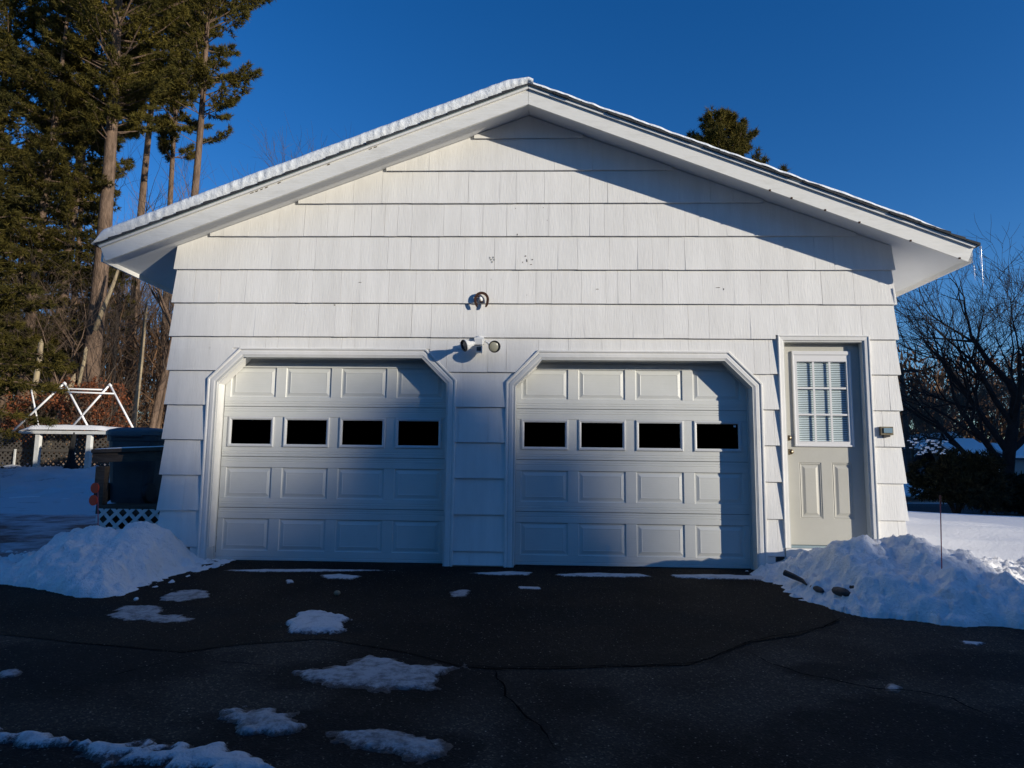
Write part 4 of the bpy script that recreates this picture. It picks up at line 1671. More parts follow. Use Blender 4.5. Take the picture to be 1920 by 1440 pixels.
pg = empty('garden_shelter', (A2(120, 875)[0], PY, .5), 'low white garden shelter with a flat snow-covered roof behind the snowbank', 'shelter')
(xl_, zl_), (xr_, zr_) = A2(36, 808), A2(208, 812)
MB().box(xl_, xr_, PY, PY + 2.2, zl_ - .06, zl_ + .02).build('roof_board', 'lattice', pg)
MB().box(xl_, xr_, PY - .03, PY - .001, zl_ - .09, zl_ + .0).build('eave_board', 'lattice', pg)
for px in (66, 163):
    x, _ = A2(px, 840)
    MB().box(x - .075, x + .075, PY + .05, PY + .2, .2, zl_ - .062).build('post', 'lattice', pg)
    MB().box(x - .07, x + .07, PY + 1.9, PY + 2.04, .2, zl_ - .062).build('post', 'lattice', pg)
m = heightfield(xl_ + .02, xr_ - .02, PY - .02, PY + 2.15, .12, lambda x, y: zl_ + .022 + .20 * min(1, 8 * (x - xl_) / (xr_ - xl_) + .1, 6 * (xr_ - x) / (xr_ - xl_) + .1) * min(1, (y - PY + .05) * 6) * (1 + .3 * fbm(x, y, 3, 3, .9)))
tag(m.build('shelter_snow', 'snow', smooth=True), 'thick cap of snow on the flat garden shelter roof', 'snow')


# lattice fence panels
def lattice_panel(x0, x1, z0, z1, Y, pitch_, w_, parent, mat):
    m = MB()
    for dirn in (1, -1):
        s = x0 - (z1 - z0) - .2
        while s < x1 + .2:
            L2 = (z1 - z0) * 1.5
            a = (s, z0 - .01) if dirn == 1 else (s, z1 + .01)
            c1 = (a[0] + L2, a[1] + dirn * L2)
            nxv, nzv = -dirn * .7071 * w_ / 2, .7071 * w_ / 2
            poly = [(a[0] - nxv, a[1] - nzv), (c1[0] - nxv, c1[1] - nzv), (c1[0] + nxv, c1[1] + nzv), (a[0] + nxv, a[1] + nzv)]
            if area(poly) < 0:
                poly = poly[::-1]
            for q in ((-1, 0, -x0), (1, 0, x1), (0, -1, -z0), (0, 1, z1)):
                poly = clip(poly, *q)
                if len(poly) < 3:
                    break
            if len(poly) > 2 and area(poly) > 1e-4:
                m.prism(poly, Y + (.0 if dirn == 1 else .011), Y + (.010 if dirn == 1 else .021))
            s += pitch_
    return m.build('lattice_mesh', mat, parent, kind='stuff')


fe = empty('lattice_fence', (A2(110, 875)[0], PY + .6, .4), 'dark lattice fence with white posts along the back of the left yard', 'fence')
fy = PY + .5
xa, z_hi = at(-60, 812, fy)
xb2, z_lo = at(224, 874, fy)
xm_, zm = at(100, 843, fy)
M['latdark'] = nmat('weathered_dark_lattice', (0.085, 0.075, 0.065), .85, .2)
lattice_panel(xa, at(118, 840, fy)[0], zm + .02, z_hi - .02, fy, .17, .05, fe, 'latdark')
lattice_panel(at(118, 840, fy)[0], xb2, zm + .02, z_hi - .02, fy, .19, .06, fe, 'latdark')
lattice_panel(xa, xb2, z_lo - .2, zm - .08, fy, .19, .06, fe, 'latdark')
MB().box(xa, xb2, fy - .03, fy - .001, zm - .08, zm + .02).build('rail', 'latdark', fe)
MB().box(xa, xb2, fy - .03, fy - .001, z_hi - .02, z_hi + .05).build('rail', 'latdark', fe)
for px, mt in ((30, 'lattice'), (66, 'latdark'), (165, 'lattice'), (213, 'latdark'), (-20, 'latdark')):
    x, _ = at(px, 850, fy)
    MB().box(x - (.03 if px == 30 else .07), x + (.03 if px == 30 else .07), fy - .07, fy - .031, z_lo - .3, (zm if px == 30 else z_hi)).build('post', mt, fe)

# dark draped thing standing in front of the fence
ux, uz = at(133, 880, PY - .9)
um = empty('covered_post', (ux, PY - .9, .3), 'narrow dark draped post widening at its foot, in front of the lattice fence', 'covered post')
zt2 = at(133, 814, PY - .9)[1]
zb2 = at(133, 890, PY - .9)[1]
m = MB()
for i in range(9):
    t = i / 8
    z = zt2 + (zb2 - zt2) * t
    r = .06 + .05 * t + .33 * max(0, t - .55) ** 1.3 * 1.6
    for k in range(14):
        a = 2 * math.pi * k / 14
        rr_ = r * (1 + .22 * math.sin(a * 3 + i) + .1 * fbm(k, i, 4, 2, .9))
        m.v.append((ux + rr_ * math.cos(a) - .05 * t, PY - .9 + rr_ * math.sin(a), z))
for i in range(8):
    for k in range(14):
        a, b = i * 14 + k, i * 14 + (k + 1) % 14
        m.f.append((a, b, b + 14, a + 14))
m.f.append(tuple(range(14)))
m.build('cover', 'gap', um)
MB().tube([(ux - .03, PY - .9, zb2 - .3), (ux, PY - .9, zt2 + .06)], .025, 8).build('pole', 'gap', um)

# pipe frame
FY = 17.6
pf = empty('pipe_frame', (A2(160, 800)[0], FY, 1.0), 'white plastic pipe canopy frame of two open gables behind the shelter', 'canopy frame')


def P3(px, py, Y):
    x, z = at(px, py, Y)
    return (x, Y, z)


rad = .036
legs = (((121, 718), (36, 798)), ((121, 718), (166, 802)), ((206, 721), (148, 786)), ((206, 721), (248, 800)))
for a, b in legs:
    p, q = Vector(P3(*a, FY)), Vector(P3(*b, FY))
    MB().tube([p, q + (q - p).normalized() * .35], rad, 10).build('pipe', 'pvc', pf, smooth=True)
for a, b, yy in (((58, 727), (200, 731), FY + .1), ((76, 733), (214, 738), FY - .1), ((58, 727), (72, 798), FY + .14)):
    p, q = Vector(P3(*a, yy)), Vector(P3(*b, yy))
    MB().tube([p, q], rad * .8, 10).build('pipe', 'pvc', pf, smooth=True)
for a in ((121, 718), (206, 721)):
    p = P3(*a, FY)
    m = MB()
    m.tube([(p[0] - .05, FY, p[2] - .05), (p[0], FY, p[2] + .01), (p[0] + .05, FY, p[2] - .06)], rad * 1.3, 10)
    m.build('elbow', 'pvc', pf, smooth=True)


# ------------------------------------------------------------------ vegetation generators
def tri_mesh(name, V, mat, parent=None, kind=None):
    """V: (N,3,3) triangles"""
    n = len(V)
    me = bpy.data.meshes.new(name)
    me.vertices.add(n * 3)
    me.vertices.foreach_set('co', V.reshape(-1).astype(np.float32))
    me.loops.add(n * 3)
    me.loops.foreach_set('vertex_index', np.arange(n * 3, dtype=np.int32))
    me.polygons.add(n)
    me.polygons.foreach_set('loop_start', np.arange(0, n * 3, 3, dtype=np.int32))
    me.polygons.foreach_set('loop_total', np.full(n, 3, dtype=np.int32))
    me.update(calc_edges=True)
    me.materials.append(M[mat])
    o = bpy.data.objects.new(name, me)
    C.objects.link(o)
    if parent is not None:
        o.parent = parent
    if kind:
        o['kind'] = kind
    return o


def unit(a):
    return a / (np.linalg.norm(a, axis=-1, keepdims=True) + 1e-9)


def tufts(centers, dirs, length, width, nb, r, spread=.9):
    """needle tufts: nb blades per centre radiating around dirs"""
    n = len(centers)
    c = np.repeat(centers, nb, 0)
    d = np.repeat(dirs, nb, 0)
    dd = unit(d + r.normal(0, spread, (n * nb, 3)))
    L_ = length * r.uniform(.6, 1.25, (n * nb, 1))
    side = unit(np.cross(dd, r.normal(0, 1, (n * nb, 3))))
    base = c + r.normal(0, .03, c.shape) * length * 3
    tip = base + dd * L_
    w_ = width * r.uniform(.6, 1.3, (n * nb, 1))
    return np.stack([base - side * w_ * .5, base + side * w_ * .5, tip], 1)


def conifer(name, label, loc, H, base_r, crown_start, rmax, n_branch, shape='pine', seed=1, lean=(0, 0), mat='needles', bark='bark', tuft_len=.2, tuft_w=.05, group=None, density=1.0, droop=0.0, nb=9, sides_bias=None, cat='pine tree', cap_bias=1.0):
    r = np.random.default_rng(seed)
    root = empty(name, loc, label, cat, group)
    # trunk
    nseg = 16
    tp, tr = [], []
    for i in range(nseg + 1):
        t = i / nseg
        z = H * t
        tp.append((lean[0] * t * t * H + .15 * math.sin(t * 5 + seed) * (H / 25), lean[1] * t * t * H + .1 * math.cos(t * 4 + seed), z - .4 * (1 - t)))
        tr.append(base_r * (1 - t) ** .75 * (1 + .35 * math.exp(-t * 25)) + .012)
    m = MB()
    m.tube(tp, tr, 12)
    tk = m.build('trunk', bark, None, smooth=True)
    tk.parent = root
    tpn = np.array(tp)
    br = MB()
    cs, ds = [], []
    for k in range(n_branch):
        u = r.uniform(0, 1)
        t = crown_start + (1 - crown_start) * (u ** .9)
        z = H * t
        p0 = np.array([np.interp(z, tpn[:, 2], tpn[:, j]) for j in range(2)] + [z])
        f = (t - crown_start) / (1 - crown_start)
        if shape == 'pine':
            prof = (math.sin(min(1, f * 1.25 + .18) * math.pi * .62) * (1 - f ** 3)) * (.55 + .6 * r.random())
            if f > .9:
                prof *= .8
        else:
            prof = (1 - f) ** .85 * (.75 + .35 * r.random()) + .03
        L_ = rmax * prof
        az = r.uniform(0, 2 * math.pi)
        if sides_bias is not None:
            if r.random() < sides_bias[1]:
                az = sides_bias[0] + r.normal(0, .7)
        el = (.30 + .45 * f if shape == 'pine' else .02 + .5 * f) + r.normal(0, .12) - droop
        d = np.array([math.cos(az) * math.cos(el), math.sin(az) * math.cos(el), math.sin(el)])
        pts = [p0]
        ns = 6
        cur = p0.copy()
        for q in range(ns):
            cur = cur + d * L_ / ns
            d = d + np.array([r.normal(0, .07), r.normal(0, .07), (.05 if shape == 'pine' else (-.03 if q < 3 else .05)) + r.normal(0, .05)])
            d /= np.linalg.norm(d)
            pts.append(cur.copy())
        br.tube([tuple(p) for p in pts], [max(.006, .012 + .010 * L_ * (1 - i / ns)) for i in range(ns + 1)], 4, cap=False)
        P = np.array(pts)
        nt = int(max(4, L_ * 16 * density))
        inner = .42 if shape == 'pine' else .12
        tt = r.uniform(inner, 1.03, nt) * ns
        i0 = np.clip(tt.astype(int), 0, ns - 1)
        fr = (tt - i0)[:, None]
        pos = P[i0] * (1 - fr) + P[i0 + 1] * fr
        ax = unit(P[i0 + 1] - P[i0])
        lat = np.cross(ax, [0, 0, 1.0])
        lat = unit(lat)
        side = r.uniform(-1, 1, (nt, 1))
        wid = .34 * L_ * (1.05 - tt / ns)[:, None] * .8 + .12
        pos = pos + lat * side * wid + np.array([0, 0, 1]) * r.normal(.02, .06, (nt, 1)) + ax * np.abs(side) * wid * .4
        if shape != 'pine':
            pos[:, 2] -= np.abs(side[:, 0]) * wid[:, 0] * .25
        cs.append(pos)
        ds.append(unit(ax + lat * side * .8 + np.array([0, 0, .35 if shape == 'pine' else -.1])))
    bo = br.build('branches', bark, None)
    bo.parent = root
    bo['kind'] = 'stuff'
    cs, ds = np.concatenate(cs), np.concatenate(ds)
    T = tufts(cs, ds, tuft_len, tuft_w, nb, r)
    fo = tri_mesh('foliage', T, mat, root, 'stuff')
    return root


def bare_tree(name, label, loc, H, base_r, seed, levels=5, spread=.55, mat='barkgrey', group=None, cat='bare tree', trunk_frac=.35, up=.12, nlimb=(3, 5), lean=(0, 0), thin=.004, limbs=None, twigmul=1.0):
    r = random.Random(seed)
    root = empty(name, loc, label, cat, group)
    big, tw = MB(), MB()

    def grow(p, d, L_, rad, lev):
        n = 5 if lev < 2 else 3
        pts, rads = [p], [rad]
        cur = Vector(p)
        dd = Vector(d)
        for i in range(n):
            dd = (dd + Vector((r.gauss(0, .13), r.gauss(0, .13), r.gauss(up * .5, .08)))).normalized()
            cur = cur + dd * L_ / n
            pts.append(tuple(cur))
            rads.append(max(thin, rad * (1 - .45 * (i + 1) / n)))
        if lev >= levels:
            rads[-1] = thin * .6
        (big if rad > .03 else tw).tube(pts, rads, 8 if rad > .08 else (5 if rad > .03 else 3), cap=False)
        if lev >= levels:
            return
        k = r.randint(*nlimb) if lev > 0 else r.randint(3, 5)
        if lev >= 2:
            k = int(k * twigmul + .5)
        for j in range(k):
            f = r.uniform(.35, 1) if j else 1.0
            i = min(n - 1, int(f * n))
            q = Vector(pts[i]).lerp(Vector(pts[i + 1]), f * n - i) if i < n else Vector(pts[-1])
            sp = spread * r.uniform(.7, 1.5) if j else spread * .4
            perp = dd.cross(Vector((r.gauss(0, 1), r.gauss(0, 1), r.gauss(0, 1)))).normalized()
            nd = (dd * math.cos(sp) + perp * math.sin(sp)).normalized()
            grow(tuple(q), nd, L_ * r.uniform(.55, .82), max(thin, rads[i] * r.uniform(.45, .75)), lev + 1)
    # trunk
    n = 8
    th = H * trunk_frac
    tp, tr = [], []
    cur = Vector((0, 0, -.3))
    dd = Vector((lean[0], lean[1], 1)).normalized()
    for i in range(n + 1):
        tp.append(tuple(cur))
        tr.append(base_r * (1 - .35 * i / n) * (1 + .4 * math.exp(-i * 1.2)))
        dd = (dd + Vector((r.gauss(0, .04), r.gauss(0, .04), .03))).normalized()
        cur = cur + dd * (th + .3) / n
    big.tube(tp, tr, 12, cap=False)
    L0 = (H - th) * .42
    if limbs:
        for (f, az, el, ll, rf) in limbs:
            i = min(n, int(f * n))
            q = tp[i]
            d = Vector((math.cos(az) * math.cos(el), math.sin(az) * math.cos(el), math.sin(el)))
            grow(q, d, ll, tr[i] * rf, 1)
    else:
        for j in range(r.randint(3, 5)):
            az = j * 2.1 + r.uniform(0, 1)
            el = r.uniform(.7, 1.3) if j else 1.45
            i = n - (0 if j < 2 else r.randint(0, 3))
            d = Vector((math.cos(az) * math.cos(el), math.sin(az) * math.cos(el), math.sin(el)))
            grow(tp[i], d, L0 * r.uniform(.8, 1.15), tr[i] * r.uniform(.5, .8), 1)
    o1 = big.build('trunk', mat, None, smooth=True)
    o1.parent = root
    if tw.v:
        o2 = tw.build('twigs', mat, None)
        o2.parent = root
        o2['kind'] = 'stuff'
    return root


def place(px, Y, py=880):
    x, _ = at(px, py, Y)
    return x, Y, ground(x, Y)


# --- left side, big evergreen nearest the camera
x, y, z = place(-175, 12.0)
conifer('hemlock_tree', 'dense dark olive evergreen filling the left edge of the photo', (x, y, -.1), 19, .26, .07, 3.9, 260, 'spruce', 21, mat='hemlock', tuft_len=.19, tuft_w=.030, density=1.9, nb=14, cat='evergreen tree', droop=.12)
x, y, z = place(-15, 20.0)
conifer('hemlock_tree', 'second bushy evergreen just behind the one at the left edge', (x, y + 1.5, 0), 25, .25, .36, 3.4, 170, 'spruce', 22, mat='hemlock', tuft_len=.19, tuft_w=.030, density=1.9, nb=14, cat='evergreen tree')
x, y, z = place(-60, 20)
conifer('hemlock_tree', 'low dense evergreen at the left edge behind the fence', (x, y + 1.5, 0), 15, .22, .08, 3.4, 190, 'spruce', 23, mat='hemlock', tuft_len=.2, tuft_w=.036, density=1.7, nb=11, cat='evergreen tree')
x, y, z = place(105, 27)
conifer('hemlock_tree', 'shaggy evergreen filling the gap left of the thick pine', (x, y, 0), 22, .22, .30, 3.2, 170, 'spruce', 24, mat='hemlock', tuft_len=.22, tuft_w=.045, density=1.4, nb=10, cat='evergreen tree')
# pine A (thick trunk, leaning right)
x, y, z = place(165, 22)
conifer('pine_tree', 'tall pine with the thickest trunk, leaning slightly right, left of the roof', (x - .4, y, 0), 31, .40, .50, 4.6, 200, 'pine', 31, lean=(.004, 0), density=1.5, tuft_len=.23, tuft_w=.036, nb=14)
x, y, z = place(335, 26)
conifer('pine_tree', 'slim tall pine standing clear against the sky beside the left roof slope', (x - .3, y, 0), 33, .26, .52, 4.1, 112, 'pine', 36, lean=(.0006, 0), density=1.5, tuft_len=.24, tuft_w=.038, nb=14, sides_bias=(-.1, .30))
x, y, z = place(250, 33)
conifer('pine_tree', 'pine further back between the thick pine and the slim pine', (x - .5, y, 0), 38, .30, .58, 4.6, 170, 'pine', 34, density=1.2, tuft_len=.28, tuft_w=.05, nb=12)
x, y, z = place(288, 31)
conifer('pine_tree', 'pine filling in between the back pine and the slim pine', (x, y, 0), 34, .22, .55, 3.6, 120, 'pine', 39, density=1.4, tuft_len=.27, tuft_w=.045, nb=13)
x, y, z = place(95, 25)
conifer('pine_tree', 'crowded pine behind the left-edge evergreens', (x, y, 0), 30, .30, .46, 4.6, 190, 'pine', 35, density=1.3, tuft_len=.27, tuft_w=.045, nb=13)
x, y, z = place(-60, 24)
conifer('pine_tree', 'far left pine mostly hidden behind the dark evergreen', (x, y, 0), 28, .30, .25, 4.8, 150, 'pine', 38, density=1.2, tuft_len=.28, tuft_w=.05, nb=12)
# pine behind the roof right
x, zt3 = at(1352, 212, 24)
conifer('pine_tree', 'pine crown rising behind the right roof slope', (x, 24, 0), zt3, .26, .42, 4.0, 210, 'pine', 41, density=1.5, tuft_len=.24, tuft_w=.038, nb=14, lean=(.001, 0))

# trunks and bare trees at the left
protoA = bare_tree('bare_tree', 'slender bare tree with grey brown trunk among the woods left of the garage', (*place(272, 24)[:2], 0), 17, .17, 51, levels=4, trunk_frac=.55, mat='bark', group='bare woodland trees left of the garage', twigmul=.8)
protoB = bare_tree('bare_tree', 'thick bare trunk partly hidden by the left wall of the garage', (*place(312, 22)[:2], 0), 14, .26, 52, levels=4, trunk_frac=.6, mat='bark', twigmul=.8)
protoC = bare_tree('bare_tree', 'dark narrow bare tree just right of the thickest pine', (*place(218, 27)[:2], 0), 19, .16, 53, levels=4, trunk_frac=.5, mat='barkdark', twigmul=.8, lean=(.03, 0))
protoD = bare_tree('bare_tree', 'small many-branched bare tree showing above the left roof slope', (*place(425, 30)[:2], 0), 17.2, .14, 54, levels=5, trunk_frac=.42, mat='barkgrey')
labels = ['pale trunk bare tree low behind the pipe frame', 'bare tree leaning beside the second evergreen', 'bare sapling between the thick pine and the wall']
rr2 = random.Random(5)
grp = 'bare woodland trees left of the garage'
protoA['group'] = grp
glabel = 'slender bare tree crowded among the brown woods left of the garage'
protoA['label'] = glabel
protoE = bare_tree('bare_tree', glabel, (*place(150, 31)[:2], 0), 13, .10, 55, levels=4, trunk_frac=.4, mat='bark', group=grp)
protoF = bare_tree('bare_tree', glabel, (*place(235, 36)[:2], 0), 12, .09, 56, levels=5, trunk_frac=.3, mat='barkgrey', group=grp)
for i in range(46):
    pr = (protoA, protoE, protoF)[i % 3]
    Yv = rr2.uniform(21, 52)
    px = rr2.uniform(-30, 360) if i % 2 else rr2.uniform(90, 350)
    c = copy_tree(pr)
    x, _ = at(px, 880, Yv)
    ytop = rr2.uniform(330, 640)
    s = ((880 - ytop) / 1250 * (Yv + 6.9) + 1) / {0: 17, 1: 13, 2: 12}[i % 3]
    c.location = (x, Yv, 0)
    c.scale = (s, s, s * rr2.uniform(.8, 1.1))
    c.rotation_euler = (rr2.gauss(0, .05), rr2.gauss(0, .05), rr2.uniform(0, 6.28))
    if i % 3 == 0:
        c.scale = (s * .8, s * .8, s)
# tree tops over the middle of the left roof slope
for px, py in ((650, 255), (590, 285)):
    x, zt4 = at(px, py, 38)
    c = copy_tree(protoD)
    c['label'] = 'bare treetop just peeping over the left roof slope at %s' % ('its middle' if px == 650 else 'its lower third')
    c.location = (x, 38, 0)
    s = zt4 / 16.5
    c.scale = (s, s, s)
    c.rotation_euler = (0, 0, px)


# broken snags
def snag(p0, p1, Y, r0, r1, label, mat='barkpale'):
    a, b = Vector(P3(*p0, Y)), Vector(P3(*p1, Y))
    a0 = a + (a - b).normalized() * 1.0
    m = MB()
    pts = [a0, a, a.lerp(b, .5) + Vector((.03, 0, 0)), a.lerp(b, .9), b]
    m.tube([tuple(p) for p in pts], [r0 * 1.1, r0, (r0 + r1) / 2, r1, .01], 9)
    tag(m.build('broken_tree', mat, smooth=True), label, 'broken tree')


snag((104, 800), (141, 700), 20.5, .13, .10, 'pale splintered leaning stump behind the left gable of the pipe frame')
snag((193, 580), (224, 500), 21.5, .10, .06, 'pale bare limb leaning right from the thick pine trunk')
snag((152, 700), (162, 650), 21.0, .07, .07, 'short pale split trunk left of the thick pine')
snag((66, 720), (78, 635), 19.0, .11, .09, 'pale mottled trunk at the right edge of the dark evergreen')
snag((250, 800), (276, 560), 23.5, .13, .07, 'pale banded birch-like trunk left of the garage corner')

# brown oak leaves behind the pipe frame and around
def leaf_cloud(name, label, cat, c, rad3, n, size, mat, seed, trunk=True, levels=4, H=3.0):
    r = np.random.default_rng(seed)
    t = bare_tree(name, label, c, H, .05, seed, levels=levels, trunk_frac=.25, mat='barkgrey', cat=cat, spread=.7)
    u = unit(r.normal(0, 1, (n, 3))) * r.uniform(.2, 1, (n, 1)) ** .5
    # clump
    cl = unit(r.normal(0, 1, (26, 3))) * r.uniform(.3, 1, (26, 1)) ** .5
    idx = r.integers(0, 26, n)
    P = (cl[idx] * .85 + u * .28) * np.array(rad3) + np.array([0, 0, H * .55])
    T = tufts(P, unit(r.normal(0, 1, (n, 3))), size, size * .7, 2, r, 1.5)
    tri_mesh('leaves', T, mat, t, 'stuff')
    return t


for px, Yv, H, n, lab in ((185, 19.3, 4.6, 1600, 'young oak holding rust brown dead leaves behind the pipe frame'), (60, 18.9, 4.2, 900, 'low brown-leaved sapling at the left end of the pipe frame'), (150, 20.4, 5.2, 1200, 'brown-leaved oak sapling at the foot of the thick pine')):
    x, _ = at(px, 880, Yv)
    leaf_cloud('oak_sapling', lab, 'oak sapling', (x, Yv, .2), (1.5, 1.0, 1.5), n, .11, 'oakleaf', int(px), H=H)


# woodland brush, one mass of uncountable stems far behind
def brush(name, xs, ys, n, h, seed, mat='brush', wid=.035, kind='stuff', zfun=None):
    r = np.random.default_rng(seed)
    x = r.uniform(xs[0], xs[1], n)
    y = r.uniform(ys[0], ys[1], n)
    z0 = r.uniform(0, 1, n) ** 1.6 * h
    base = np.stack([x, y, z0], 1)
    d = unit(np.stack([r.normal(0, .55, n), r.normal(0, .4, n), r.normal(.75, .45, n)], 1))
    L_ = r.uniform(.5, 2.2, (n, 1))
    side = unit(np.cross(d, r.normal(0, 1, (n, 3)))) * r.uniform(.4, 1.2, (n, 1)) * wid
    V = np.stack([base - side, base + side, base + d * L_], 1)
    return tag(tri_mesh(name, V, mat, None), None, None, None, kind)


b1 = brush('woodland_brush', (-46, -14), (26, 48), 26000, 9, 61, wid=.045)
tag(b1, 'tangle of brown brush and twigs filling the woods left of the garage', 'brush')
b2 = brush('woodland_brush', (-90, -22), (52, 85), 26000, 13, 62, wid=.09)
tag(b2, 'distant brown woods seen between the left trunks', 'woods')
b3 = brush('woodland_brush', (26, 120), (60, 100), 42000, 13, 63, wid=.17)
tag(b3, 'reddish brown distant woods right of the garage behind the houses', 'woods')
b4 = brush('woodland_brush', (-22, 40), (70, 100), 16000, 8, 64, wid=.1)
tag(b4, 'distant woods hidden behind the garage', 'woods')

# --- right side
x, zt5 = at(1850, 425, 22)
x, _ = at(1884, 880, 22)
az = math.pi
oak = bare_tree('oak_tree', 'big dark bare oak with spreading limbs at the right edge of the photo', (x, 22, -.5), 10.8, .28, 71, levels=5, mat='barkdark', trunk_frac=.42, spread=.62, thin=.006,
                limbs=((.30, 3.05, .45, 3.6, .55), (.42, 3.3, .75, 3.6, .6), (.55, 2.9, .95, 3.3, .65), (.75, 3.5, .9, 3.2, .65), (1.0, 2.2, 1.3, 3.2, .8), (1.0, .2, 1.0, 2.9, .7), (.6, .1, .6, 3.0, .55), (.35, -.4, .35, 2.8, .5), (.85, 3.9, 1.2, 3.1, .6)), cat='oak tree', up=.10, twigmul=1.1)
x, _ = at(1935, 880, 26)
bare_tree('bare_tree', 'bare tree behind the big oak, cut by the right edge of the photo', (x, 26, -.5), 12, .2, 72, levels=5, mat='barkdark', trunk_frac=.35, spread=.55, thin=.008)
x, _ = at(1765, 880, 34)
bare_tree('bare_tree', 'smaller brown bare tree behind the dark bush', (x, 34, -.5), 7.0, .16, 73, levels=5, mat='barkgrey', trunk_frac=.3, spread=.6, thin=.010)
x, _ = at(1710, 880, 40)
bare_tree('bare_tree', 'brown bare tree beside the utility pole', (x, 40, -.5), 7.0, .16, 74, levels=5, mat='barkgrey', trunk_frac=.3, spread=.6, thin=.012)
x, _ = at(1840, 880, 42)
bare_tree('bare_tree', 'brown bare tree behind the snowy roofed houses', (x, 42, -.5), 9, .2, 75, levels=5, mat='barkgrey', trunk_frac=.3, spread=.6, thin=.012)
x, _ = at(1905, 880, 48)
leaf_cloud('oak_sapling', 'rust brown leafed tree far behind the oak trunk', 'oak tree', (x, 44, -.3), (3.2, 2.5, 2.6), 1500, .26, 'oakleaf', 77, H=7.5)

# bush: dark yew mound
def bush(name, label, cat, c, rad3, n, mat, seed, size=.16):
    r = np.random.default_rng(seed)
    root = empty(name, c, label, cat)
    lobes = r.uniform(-1, 1, (14, 3)) * np.array([.6, .5, .45]) + np.array([0, 0, .1])
    lr = r.uniform(.35, .6, 14)
    i = r.integers(0, 14, n)
    u = unit(r.normal(0, 1, (n, 3)))
    P = (lobes[i] + u * lr[i][:, None] * r.uniform(.6, 1.03, (n, 1))) * np.array(rad3) + np.array([0, 0, rad3[2] * .85])
    P[:, 2] = np.maximum(P[:, 2], .02)
    T = tufts(P, unit(u + [0, 0, .4]), size, size * .28, 8, r, .8)
    tri_mesh('foliage', T, mat, root, 'stuff')
    m = MB()
    for k in range(7):
        a = k * .9
        m.tube([(0, 0, -.2), (.25 * math.cos(a) * rad3[0], .25 * math.sin(a) * rad3[1], rad3[2] * .6), (.5 * math.cos(a) * rad3[0], .5 * math.sin(a) * rad3[1], rad3[2] * 1.2)], [.04, .03, .012], 5)
    st = m.build('stems', 'barkdark', None)
    st.parent = root
    return root, lobes, lr


x, _ = at(1790, 900, 13.5)
bb, lob, lr_ = bush('yew_bush', 'large dark rounded evergreen bush with snow on its upper left', 'bush', (x, 13.5, -.3), (1.15, 1.1, 1.0), 2400, 'bush', 81)
x2, _ = at(1905, 900, 15.5)
bush('yew_hedge', 'low black hedge at the right edge below the oak', 'hedge', (x2 + .4, 15.5, -.5), (2.4, 1.0, .78), 2400, 'bush', 82)
# snow flecks on the bush
r = np.random.default_rng(5)
m = MB()
for k in range(46):
    sx_, sz_ = at(r.uniform(1722, 1778), r.uniform(828, 856) - 8 * r.random(), 12.7)
    w_ = r.uniform(.02, .07)
    y_ = 12.9 + r.uniform(-.3, .4)
    n = 7
    pts = [(sx_ + w_ * math.cos(t) * r.uniform(.5, 1.2), y_ + w_ * math.sin(t) * r.uniform(.5, 1.2)) for t in [2 * math.pi * i / n for i in range(n)]]
    m.zprism(pts, sz_, sz_ + r.uniform(.02, .05))
tag(m.build('bush_snow', 'snow', None), 'clots of snow caught on the upper left of the dark bush', 'snow', kind='stuff')

# utility pole
x, _ = at(1697, 740, 33)
zt6 = at(1689, 690, 33)[1]
up_ = empty('utility_pole', (at(1706, 870, 33)[0], 33, -.4), 'slim wooden utility pole close to the right wall of the garage', 'utility pole')
MB().tube([(at(1706, 870, 33)[0], 33, -.6), (at(1694, 740, 33)[0], 33, at(1694, 740, 33)[1]), (at(1688, 680, 33)[0], 33, at(1688, 680, 33)[1])], [.15, .12, .10], 10).build('pole_shaft', 'pole', up_)
xx_, zz_ = at(1690, 696, 33)
MB().box(xx_ - .9, xx_ + .9, 32.8, 32.9, zz_ - .06, zz_ + .06).build('crossarm', 'pole', up_)


